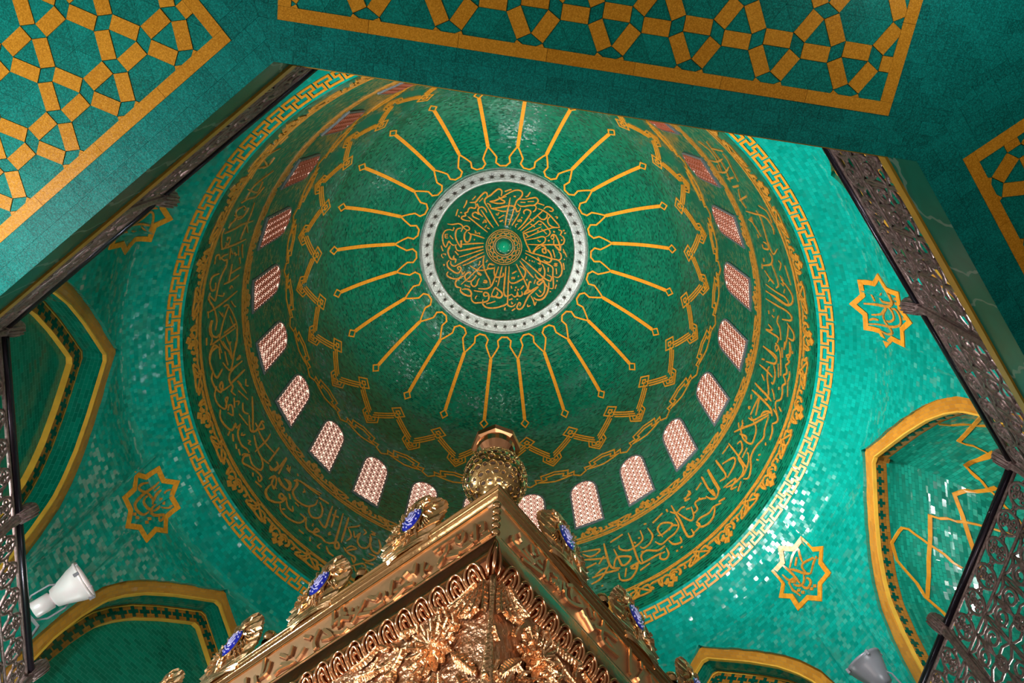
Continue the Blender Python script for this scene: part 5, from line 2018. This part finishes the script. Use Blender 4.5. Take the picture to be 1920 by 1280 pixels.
# ================================================================== floodlights on the railing
mb = MB()
mb.lathe([(0.001, -0.25), (0.072, -0.25), (0.076, -0.245), (0.076, -0.10), (0.060, -0.095), (0.055, -0.08)], 20)
ME_FH = mb.mesh('housing', M['lamp_white'], True)
mb = MB()
mb.lathe([(0.055, -0.085), (0.085, -0.075), (0.110, 0.00), (0.158, 0.11), (0.176, 0.17), (0.186, 0.175), (0.186, 0.195), (0.178, 0.198), (0.170, 0.16)], 28)
ME_FB = mb.mesh('reflector', M['lamp_white'], True)
mb = MB()
mb.lathe([(0.001, 0.165), (0.172, 0.160)], 28)
ME_FG = mb.mesh('glass', M['lamp_glass'], True)
mb = MB()
mb.tube([(0.10, 0, 0.0), (0.13, 0, -0.05), (0.13, 0, -0.20), (0.05, 0, -0.33), (-0.05, 0, -0.33), (-0.13, 0, -0.20), (-0.13, 0, -0.05), (-0.10, 0, 0.0)], 0.009, 6)
ME_FK = mb.mesh('bracket', M['lamp_grey'])
mb = MB()
mb.box(-0.012, 0.012, -0.012, 0.012, 0.155, 0.20)
ME_FC = mb.mesh('clip', M['lamp_grey'])


def recolour(me, mat):
    m2 = me.copy()
    m2.materials.clear()
    m2.materials.append(mat)
    return m2


FLAB = ['white bell-shaped floodlight clamped above the left railing', 'dark grey floodlight at the lower right beside the railing',
        'unseen fill spot behind the near railing, aimed at the far drum', 'unseen fill spot behind the near railing, aimed at the lower right wall', 'unseen fill spot behind the shrine, aimed straight up']
for i, (az, t, H, tgt, pw, cl, cone) in enumerate(FLOODS[:2]):
    p = side_pt(az, FLOOD_AP, t, H)
    root = empty('floodlight', p)
    d = (Vector(tgt) - p).normalized()
    root.rotation_euler = d.to_track_quat('Z', 'Y').to_euler()
    tag(root, FLAB[i], 'floodlight', 'gallery floodlights')
    grey = (i == 1)
    link('housing', recolour(ME_FH, M['lamp_grey']) if grey else ME_FH, root)
    link('reflector', recolour(ME_FB, M['lamp_grey']) if grey else ME_FB, root)
    link('glass', ME_FG, root)
    link('bracket', ME_FK, root)
    for a in range(4):
        link('clip', ME_FC, root, Matrix.Translation((0.186 * math.cos(PI / 4 + PI / 2 * a), 0.186 * math.sin(PI / 4 + PI / 2 * a), 0)))
    # arm clamped to the handrail
    mb = MB()
    inv = root.rotation_euler.to_matrix().inverted()
    foot = inv @ (side_pt(az, RAP + 0.036, t, GTOP + 1.06) - p)
    top = inv @ (side_pt(az, RAP + 0.06, t, GTOP + 1.30) - p)
    mb.tube([foot, top, Vector((0, 0, -0.30))], 0.014, 6)
    mb.build('arm', M['lamp_grey'], root)

# ================================================================== the shrine
SH = 2.0
CORNER = Vector((0.1021, -2.5205, 0))
A_R, A_L = rad(53.35), rad(143.55)
EA, EB = Vector((math.cos(A_R), math.sin(A_R), 0)), Vector((math.cos(A_L), math.sin(A_L), 0))
SIDE_L = 3.5


def shp(la, lb, H):
    return CORNER + EA * la + EB * lb + Vector((0, 0, H + EYE))


def face_pt(side, l, inset, H):
    return shp(inset, l, H) if side == 'L' else shp(l, inset, H)


shrine = empty('shrine', shp(SIDE_L / 2, SIDE_L / 2, -EYE))
tag(shrine, 'embossed gold and copper tomb shrine with crested cornice, corner towards the viewer', 'shrine')
SO = shrine.location.copy()


def ringed(mb, prof, seg=1):
    """profile of (inset, H) carried round the four mitred sides"""
    for (i0, h0), (i1, h1) in zip(prof[:-1], prof[1:]):
        c0_ = [(i0, i0), (SIDE_L - i0, i0), (SIDE_L - i0, SIDE_L - i0), (i0, SIDE_L - i0)]
        c1_ = [(i1, i1), (SIDE_L - i1, i1), (SIDE_L - i1, SIDE_L - i1), (i1, SIDE_L - i1)]
        for q in range(4):
            r_ = (q + 1) % 4
            mb.face([shp(*c0_[q], h0) - SO, shp(*c0_[r_], h0) - SO, shp(*c1_[r_], h1) - SO, shp(*c1_[q], h1) - SO])


FT, FB, IT, IB = 1.955, 1.80, 0.016, 0.034


def arc_prof(pts):
    return smooth_line(pts, 4)


mb = MB()
ringed(mb, [(0.55, 2.012), (0.006, 2.012)] + arc_prof([(0.006, 2.012), (0.0, 2.006), (0.002, 1.999), (0.007, 1.996)]) +
       arc_prof([(0.007, 1.996), (0.004, 1.990), (0.005, 1.984), (0.011, 1.981)]) + arc_prof([(0.011, 1.981), (0.010, 1.974), (0.016, 1.968), (0.022, 1.964)]) + [(0.022, FT)])
corn = mb.build('cornice', M['brass'], shrine)
corn['label'] = 'ridged polished brass cornice moulding'
mb = MB()
ringed(mb, [(0.022, FT), (IT, FT), (IT + 0.001, FT - 0.006), (IT + 0.005, FT - 0.010), (IB + 0.002, FB + 0.012), (IB - 0.004, FB + 0.006), (IB - 0.004, FB), (IB + 0.002, FB)])
fz = mb.build('frieze', M['brass_frieze'], shrine)
fz['label'] = 'brass frieze with raised calligraphy'


def frieze_fn(side):
    def f(u, s, o):
        # u metres along, s 0..0.155 height above the foot of the frieze
        k = s / (FT - FB)
        return face_pt(side, u, IB + (IT - IB) * k + 0.004 - o, FB + s) - SO
    return f


for side in ('L', 'R'):
    mb = MB()
    ls = []
    for L_ in FRIEZE_TXT[side].strip().splitlines():
        pts = [tuple(map(float, a.split(','))) for a in L_.split()]
        pts = [(u, 0.012 + (z - 1.805) / (2.045 - 1.805) * 0.135) for u, z in pts]
        ls.append(pts)
    umax = max(u for p in ls for u, _ in p)
    for rep in range(3):
        mb = MB()
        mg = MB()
        for pts in ls:
            q = [(u + rep * (umax + 0.03), s) for u, s in pts]
            if max(u for u, _ in q) > SIDE_L - 0.05:
                continue
            ribbon(mg, frieze_fn(side), lambda s: 1.0, smooth_line(q, 3), 0.0175, 0.0052, -0.004, taper=False, maxseg=0.05)  # wider dark ribbon paints the shadow round each letter
            ribbon(mb, frieze_fn(side), lambda s: 1.0, smooth_line(q, 3), 0.0110, 0.0115, -0.004, taper=False, maxseg=0.05)
        ri = mb.build('raised_inscription', M['brass_text'], fz)
        mg.build('inscription_shade', M['letter_shade'], ri)
    mb = MB()
    for s in (0.147, 0.012):
        ribbon(mb, frieze_fn(side), lambda s_: 1.0, [(0.055, s), (SIDE_L - 0.06, s)], 0.005, 0.006, -0.004, maxseg=0.5)
    mb.build('frieze_fillet', M['brass'], fz)
# embossed corner strip
mb = MB()
for i in range(5):
    k0, k1 = i / 5, (i + 1) / 5
    H0, H1 = FB + 0.012 + (FT - FB - 0.02) * k0, FB + 0.012 + (FT - FB - 0.02) * k1
    ii = IB + (IT - IB) * (k0 + k1) / 2 - 0.002
    pr = [(0.004, H0), (0.012, H0 + 0.006), (0.014, (H0 + H1) / 2), (0.010, H1 - 0.006), (0.004, H1)]
    cpt = shp(ii + 0.006, ii + 0.006, 0) - SO
    mb.lathe([(r, h - 0.0) for r, h in pr], 12, lambda x, y, z: (cpt.x + x, cpt.y + y, z + cpt.z))
mb.build('corner_bead', M['brass'], fz, True)

COVE = [(0.036, 1.80), (0.030, 1.797), (0.030, 1.788)] + arc_prof([(0.030, 1.788), (0.031, 1.762), (0.034, 1.735), (0.043, 1.711), (0.057, 1.694), (0.072, 1.686)]) + [(0.074, 1.680)]
mb = MB()
ringed(mb, COVE)
cv = mb.build('cove', M['copper'], shrine, False)
cv['label'] = 'dark polished copper cove under the frieze'


COVE_S = [0.0]
for a_, b_ in zip(COVE[:-1], COVE[1:]):
    COVE_S.append(COVE_S[-1] + math.hypot(b_[0] - a_[0], b_[1] - a_[1]))


def cove_at(s):
    """s = 0 at the top .. 1 at the foot -> inset, H, outward normal (n_inset, n_H)"""
    x = s * COVE_S[-1]
    i = 0
    while i < len(COVE) - 2 and (COVE_S[i + 1] < x or COVE_S[i + 1] - COVE_S[i] < 1e-6):
        i += 1
    f_ = (x - COVE_S[i]) / (COVE_S[i + 1] - COVE_S[i])
    a, b = COVE[i], COVE[i + 1]
    dx, dh = b[0] - a[0], b[1] - a[1]
    L = math.hypot(dx, dh)
    return a[0] + dx * f_, a[1] + dh * f_, (dh / L, -dx / L)


def arch_path(w_, top, foot, cx=0.0):
    out = [(cx - w_ * 0.92, foot)]
    for i in range(9):
        a = PI - PI * i / 8
        out.append((cx + w_ * math.cos(a), top + (1 - math.sin(a)) * 0.26))
    out.append((cx + w_ * 0.92, foot))
    return out


COIL = [arch_path(0.0270, 0.50, 0.98), arch_path(0.0150, 0.61, 0.93), [(-0.004, 0.76), (0.0, 0.71), (0.0045, 0.76), (0.003, 0.86), (-0.002, 0.95)]]
PITCH = 0.0600


def coil_pt(side, l, s, lift):
    i_, h_, nn = cove_at(min(max(s, 0.0), 1.0))
    return face_pt(side, l, i_ + nn[0] * lift, h_ + nn[1] * lift) - SO


for side in ('L', 'R'):
    n = int((SIDE_L - 0.3) / PITCH)
    proto = None
    for q in range(n):
        l0 = 0.115 + PITCH * q
        if proto is None:
            mb = MB()
            for j, cu in enumerate(COIL):
                pts = [coil_pt(side, l0 + x, s, 0.006) for x, s in smooth_line(cu, 3)]
                mb.tube(pts, 0.0050 if j < 2 else 0.0042, 6)
            proto = mb.mesh('coil', M['coil'], True)
            link('coil', proto, cv)
        else:
            d = (EB if side == 'L' else EA) * (PITCH * q)
            link('coil', proto, cv, Matrix.Translation(d))
# lily at the mitre of the cove
mb = MB()
for g in (-1, 0, 1):
    for sd in ('L', 'R'):
        pts = []
        for i in range(7):
            s = 0.30 + 0.68 * i / 6
            i_, h_, nn = cove_at(s)
            sp_ = g * (0.004 + 0.016 * math.sin(PI * i / 6) + 0.010 * (i / 6) ** 2)
            a = i_ + nn[0] * 0.009
            pts.append(shp(a + max(0, sp_), a + max(0, -sp_), h_ + nn[1] * 0.009) - SO)
        mb.tube(pts, [0.002, 0.0045, 0.006, 0.0065, 0.006, 0.005, 0.003], 6)
mb.build('corner_lily', M['coil'], cv, True)

# lower embossed zone with leaves and rosettes
LOW = [(0.074, 1.680), (0.062, 1.674), (0.065, 1.64), (0.076, 1.57), (0.091, 1.49), (0.110, 1.40), (0.125, 1.33), (0.150, 1.26), (0.155, 1.22)]
mb = MB()
ringed(mb, LOW)
lw = mb.build('foliage_panel', M['foliage_ground'], shrine)
lw['label'] = 'embossed panel of gold leaves and rosettes'


def low_pt(side, l, H, lift):
    for a, b in zip(LOW[1:-1], LOW[2:]):
        if b[1] <= H <= a[1]:
            f_ = (H - a[1]) / (b[1] - a[1])
            return face_pt(side, l, a[0] + (b[0] - a[0]) * f_ - lift, H) - SO
    return face_pt(side, l, 0.15 - lift, H) - SO


def leaf(mb, side, l, H, ang, L, W, curl=0.02, lobes=4, rise=0.004):
    """acanthus leaf: lobed outline either side of a raised midrib, tip curling outwards"""
    ca, sa = math.cos(ang), math.sin(ang)
    n = 4 * lobes
    mid, e1, e2 = [], [], []
    for i in range(n + 1):
        f_ = i / n
        wv = W * math.sin(PI * min(1, f_ * 0.92 + 0.08)) ** 0.7 * (0.78 + 0.22 * abs(math.sin(PI * lobes * f_)))
        up = rise + curl * f_ ** 2.2
        x = L * f_
        mid.append(low_pt(side, l + x * ca, H + x * sa, up + 0.007))
        e1.append(low_pt(side, l + x * ca - wv * sa, H + x * sa + wv * ca, up * 0.6 + 0.001))
        e2.append(low_pt(side, l + x * ca + wv * sa, H + x * sa - wv * ca, up * 0.6 + 0.001))
    m1 = [(a + b) / 2 + (a - b).normalized() * 0 for a, b in zip(mid, e1)]
    for i in range(n):
        mb.face([mid[i], mid[i + 1], e1[i + 1], e1[i]])
        mb.face([mid[i + 1], mid[i], e2[i], e2[i + 1]])
        if i % 2 == 0:
            mb.tube([mid[i], (mid[i] + e1[i + 1]) / 2 + (mid[i] - e1[i]).cross(mid[i + 1] - mid[i]).normalized() * 0.0, e1[i + 1]], [0.0035, 0.003, 0.0015], 4)
            mb.tube([mid[i], (mid[i] + e2[i + 1]) / 2, e2[i + 1]], [0.0035, 0.003, 0.0015], 4)
    mb.tube(mid, [0.004] * (n + 1), 5)


rnd = random.Random(11)
for side in ('L', 'R'):
    # shell fan at the top corner
    mb = MB()
    for i in range(5):
        ang = rad(-88 + i * 15)
        leaf(mb, side, 0.085 + 0.010 * i, 1.668, ang, 0.11 - 0.008 * i, 0.010, 0.012, 3)
    mb.build('corner_shell', M['leaf_gold'], lw)
    l = 0.26
    idx = 0
    while l < 1.9:
        # rosette of many petals
        mb = MB()
        cH = 1.555
        for rg, (nr, Lr, cr) in enumerate(((15, 0.078, 0.012), (11, 0.054, 0.018), (8, 0.030, 0.018))):
            for i in range(nr):
                leaf(mb, side, l, cH, 2 * PI * i / nr + 0.2 * rg, Lr, 0.014, cr, 2, 0.006 + 0.006 * rg)
        mb.build('rosette', M['leaf_gold'], lw)
        for (dl, dH, ang, L_, W_) in ((-0.055, 0.10, 175, 0.10, 0.022), (-0.07, 0.065, 205, 0.095, 0.02), (0.05, 0.10, 10, 0.12, 0.024), (0.07, 0.06, -20, 0.11, 0.022),
                                      (-0.06, -0.05, 235, 0.12, 0.024), (0.07, -0.04, -50, 0.13, 0.024), (0.0, -0.09, -92, 0.13, 0.022), (0.15, 0.09, 40, 0.06, 0.016),
                                      (0.16, -0.01, -10, 0.08, 0.018), (0.15, -0.10, -60, 0.11, 0.02), (0.04, -0.12, -70, 0.12, 0.02), (-0.07, -0.12, 250, 0.12, 0.02)):
            ll, hh = l + dl, cH + dH
            if ll + L_ * math.cos(rad(ang)) < 0.10:
                continue
            mb = MB()
            leaf(mb, side, ll, hh, rad(ang + rnd.uniform(-8, 8)), L_, W_ * 0.8, 0.010, 5)
            mb.build('acanthus_leaf', M['leaf_gold'], lw)
        for q in range(44):
            mb = MB()
            ll, hh = l + rnd.uniform(-0.15, 0.17), rnd.uniform(1.34, 1.655)
            if ll < 0.11:
                continue
            leaf(mb, side, ll, hh, rnd.uniform(0, 2 * PI), rnd.uniform(0.025, 0.055), rnd.uniform(0.007, 0.012), 0.008, 2)
            mb.build('leaflet', M['leaf_gold'], lw)
        l += 0.34
# ridge rib down the mitre
mb = MB()
pts = []
for H in (1.67, 1.65, 1.60, 1.52, 1.45, 1.40, 1.36, 1.32):
    for a, b in zip(LOW[1:-1], LOW[2:]):
        if b[1] <= H <= a[1]:
            i_ = a[0] + (b[0] - a[0]) * (H - a[1]) / (b[1] - a[1])
            pts.append(shp(i_ - 0.002, i_ - 0.002, H) - SO)
            break
mb.tube(pts, [0.010, 0.008, 0.007, 0.008, 0.012, 0.018, 0.016, 0.012][:len(pts)], 8)
mb.build('corner_rib', M['leaf_gold'], lw, True)

# body below: corner columns, copper bands and open-work bars down to the floor
mb = MB()
ringed(mb, [(0.155, 1.22), (0.15, 1.18), (0.20, 1.16), (0.20, 1.02), (0.16, 1.0), (0.16, 0.9), (0.24, 0.9), (0.24, -0.7), (0.15, -0.72), (0.15, -1.55), (0.10, -1.56), (0.10, -EYE)])
mb.build('body', M['copper'], shrine)
for c_ in ((0.2, 0.2), (SIDE_L - 0.2, 0.2), (0.2, SIDE_L - 0.2)):
    mb = MB()
    p0 = shp(*c_, 0) - SO
    mb.lathe([(0.06, -0.72), (0.07, -0.66), (0.05, -0.6), (0.05, 0.8), (0.07, 0.86), (0.07, 0.92)], 16, lambda x, y, z: (p0.x + x, p0.y + y, p0.z + z))
    mb.build('column', M['brass'], shrine, True)
for side in ('L', 'R'):
    for i in range(12):
        mb = MB()
        l = 0.36 + i * 0.25
        mb.tube([face_pt(side, l, 0.225, -0.7) - SO, face_pt(side, l, 0.225, 0.9) - SO], 0.018, 6)
        mb.build('grille_bar', M['brass'], shrine, True)
    for i in range(6):
        mb = MB()
        h = -0.55 + i * 0.26
        mb.tube([face_pt(side, 0.26, 0.225, h) - SO, face_pt(side, SIDE_L - 0.26, 0.225, h) - SO], 0.016, 6)
        mb.build('grille_bar', M['brass'], shrine, True)

# ---- crest plaques with blue enamel ovals along the cornice, and small knobs between
def crest(side, l, kk):
    """upright crest leaf standing on the cornice edge; local x along the edge, z up, slightly tilted inwards"""
    inset = 0.006
    al = EB if side == 'L' else EA
    inn = EA if side == 'L' else EB
    base = face_pt(side, l, inset, 2.004) - SO

    def P(x, z, o):
        return base + al * x + Vector((0, 0, z)) - inn * o + inn * (0.04 * z)
    # plume outline: narrow foot, broad shoulders with feathered edge, flame tip bent to one side
    prof = [(-0.03, 0.080), (0.02, 0.098), (0.05, 0.110), (0.09, 0.113), (0.13, 0.108), (0.17, 0.094), (0.205, 0.072), (0.235, 0.046), (0.262, 0.022), (0.285, 0.003)]
    n = 44
    rim = []
    for i in range(n + 1):
        f_ = i / n
        z = -0.03 + 0.315 * f_
        wv = 0.004
        for a, b in zip(prof[:-1], prof[1:]):
            if a[0] <= z <= b[0] + 1e-9:
                wv = a[1] + (b[1] - a[1]) * (z - a[0]) / (b[0] - a[0])
        jag = (0.020 * ((i % 3) / 2.0) + 0.006 * math.sin(i * 2.3 + kk)) * (1 if 3 < i < n - 1 else 0)
        rim.append((wv + jag, z + jag * 0.6))
    body = MB()
    for sg in (1, -1):
        for i in range(n):
            (w0, z0), (w1, z1) = rim[i], rim[i + 1]
            for s0_, s1_ in ((0.0, 0.45), (0.45, 0.8), (0.8, 1.0)):
                def oo(s_, i_):
                    return 0.012 * (1 - s_ ** 2) + (0.005 if i_ % 2 else 0.0) * s_
                q = [P(sg * w0 * s0_, z0, oo(s0_, i)), P(sg * w0 * s1_, z0, oo(s1_, i)), P(sg * w1 * s1_, z1, oo(s1_, i + 1)), P(sg * w1 * s0_, z1, oo(s0_, i + 1))]
                body.face(q if sg > 0 else q[::-1])
                q2 = [P(sg * w0 * s0_, z0, -0.012), P(sg * w0 * s1_, z0, -0.008), P(sg * w1 * s1_, z1, -0.008), P(sg * w1 * s0_, z1, -0.012)]
                body.face(q2[::-1] if sg > 0 else q2)
            body.face([P(sg * w0, z0, oo(1, i)), P(sg * w0, z0, -0.008), P(sg * w1, z1, -0.008), P(sg * w1, z1, oo(1, i + 1))])
    # chased feathering: short curls set round the oval
    rq = random.Random(31 + kk)
    for i in range(70):
        a = rq.uniform(0, 2 * PI)
        rr = rq.uniform(0.062, 0.125)
        x, z = rr * 0.85 * math.cos(a), 0.135 + rr * math.sin(a)
        if z < 0.0 or z > 0.25 or abs(x) > 0.10 - max(0, z - 0.15) * 0.6:
            continue
        tx, tz = math.cos(a + 0.5) * 0.012, math.sin(a + 0.5) * 0.014
        h_ = 0.016 - 0.08 * (rr - 0.06)
        body.tube([P(x - tx, z - tz, h_), P(x, z + 0.002, h_ + 0.004), P(x + tx, z + tz, h_ - 0.001)], [0.002, 0.0042, 0.0016], 5)
    cr = body.build('crest', M['crest_gold'], shrine)
    # rope rim + enamel oval
    cz, rx, rz = 0.135, 0.042, 0.060
    mb = MB()
    mb.tube([P(rx * 1.06 * math.cos(2 * PI * i / 24), cz + rz * 1.06 * math.sin(2 * PI * i / 24), 0.017) for i in range(24)], 0.0045, 5, True)
    mb.build('oval_rim', M['brass'], cr, True)
    mb = MB()
    rings_ = [(1.0, 0.017), (0.8, 0.022), (0.5, 0.025), (0.2, 0.026)]
    for (ra, oa), (rb, ob) in zip(rings_[:-1], rings_[1:]):
        for i in range(24):
            a0, a1 = 2 * PI * i / 24, 2 * PI * (i + 1) / 24
            mb.face([P(rx * ra * math.cos(a0), cz + rz * ra * math.sin(a0), oa), P(rx * ra * math.cos(a1), cz + rz * ra * math.sin(a1), oa),
                     P(rx * rb * math.cos(a1), cz + rz * rb * math.sin(a1), ob), P(rx * rb * math.cos(a0), cz + rz * rb * math.sin(a0), ob)])
    mb.face([P(rx * .2 * math.cos(2 * PI * i / 12), cz + rz * .2 * math.sin(2 * PI * i / 12), 0.026) for i in range(12)])
    en = mb.build('enamel_oval', M['enamel'], cr, True)
    en['label'] = 'cobalt blue enamel oval with pale lettering'
    mb = MB()
    LET = [[(-.3, .6), (-.25, .2), (-.1, -.1), (.2, -.15), (.4, .1)], [(.0, .75), (.05, .3), (.1, -.2), (-.05, -.45), (-.35, -.4)], [(.3, .55), (.32, .1)], [(-.5, .05), (-.35, -.2), (-.1, -.3)],
           [(-.2, -.65), (.1, -.6), (.35, -.35)], [(.45, -.25), (.5, -.1)], [(-.5, .35), (-.4, .45)], [(.15, .62), (.35, .75)], [(-.15, .45), (.2, .4)]]
    for Ls in LET:
        pts = [P(rx * x, cz + rz * y, 0.0285 - 0.008 * (x * x + y * y)) for x, y in smooth_line(Ls, 3)]
        mb.tube(pts, 0.0022, 4)
    for q in range(10):
        a = 2 * PI * q / 10
        c = P(rx * .78 * math.cos(a), cz + rz * .78 * math.sin(a), 0.0235)
        mb.tube([c, c + Vector((0, 0, 0.005))], 0.0025, 5)
    mb.build('lettering', M['enamel_white'], en)


mb = MB()
mb.lathe([(0.001, 0.052), (0.012, 0.050), (0.020, 0.042), (0.023, 0.030), (0.019, 0.018), (0.012, 0.012), (0.014, 0.004), (0.020, 0.0)], 16)
ME_KN = mb.mesh('cornice_knob', M['brass'], True)
for side in ('L', 'R'):
    for q in range(8):
        l = 0.355 + 0.405 * q
        crest(side, l, q)
        link('cornice_knob', ME_KN, shrine, Matrix.Translation(face_pt(side, l + 0.205, 0.012, 2.012) - SO))

# ---- pierced ball finial on the corner with octagonal cup
bc = shp(0.085, 0.085, 0) - SO
fo = lambda x, y, z: (bc.x + x, bc.y + y, bc.z + z)
mb = MB()
BZ = 2.235
prof = [(0.030, 2.012), (0.055, 2.03), (0.035, 2.06), (0.032, 2.10)]
for i in range(17):
    a = -1.25 + (1.25 + 1.30) * i / 16
    prof.append((0.106 * math.cos(a), BZ + 0.118 * math.sin(a)))
prof += [(0.030, 2.356), (0.034, 2.37)]
mb.lathe(prof, 40, fo)
ball = mb.build('ball_finial', M['ball_gold'], shrine, True)
ball['label'] = 'pierced golden ball finial on the shrine corner'
hm, hb = MB(), MB()
for j in range(9):
    a = -1.0 + 2.1 * j / 8
    nn_ = max(6, int(26 * math.cos(a)))
    for i in range(nn_):
        q = 2 * PI * (i + 0.5 * (j % 2)) / nn_ + rnd.uniform(-.05, .05)
        d = Vector((math.cos(a) * math.cos(q), math.cos(a) * math.sin(q), math.sin(a)))
        e1 = Vector((-math.sin(q), math.cos(q), 0))
        e2 = d.cross(e1)
        ce_ = Vector((bc.x, bc.y, bc.z + BZ)) + Vector((d.x * 0.106, d.y * 0.106, d.z * 0.118))
        s_ = 0.0058 if (i + j) % 2 else 0.0042
        rot = rnd.uniform(0, PI)
        hm.face([ce_ + d * 0.0012 + (e1 * math.cos(rot + 2 * PI * m_ / 6) * s_ * 1.5 + e2 * math.sin(rot + 2 * PI * m_ / 6) * s_) for m_ in range(6)])
        rr = s_ * 2.1
        hb.tube([ce_ + d * 0.001 + (e1 * math.cos(2 * PI * m_ / 9) * rr + e2 * math.sin(2 * PI * m_ / 9) * rr) for m_ in range(7)], 0.0017, 4)
hm.build('piercings', M['hole'], ball)
hb.build('tracery', M['ball_gold'], ball, True)
mb = MB()
cupp = [(0.032, 2.365), (0.050, 2.385), (0.068, 2.415), (0.074, 2.445)]
mb.lathe(cupp, 32, fo)
mb.lathe([(0.074, 2.445), (0.088, 2.450), (0.090, 2.478), (0.080, 2.486), (0.02, 2.50), (0.001, 2.50)], 8, fo)
mb.build('octagonal_cup', M['coil'], ball, False)
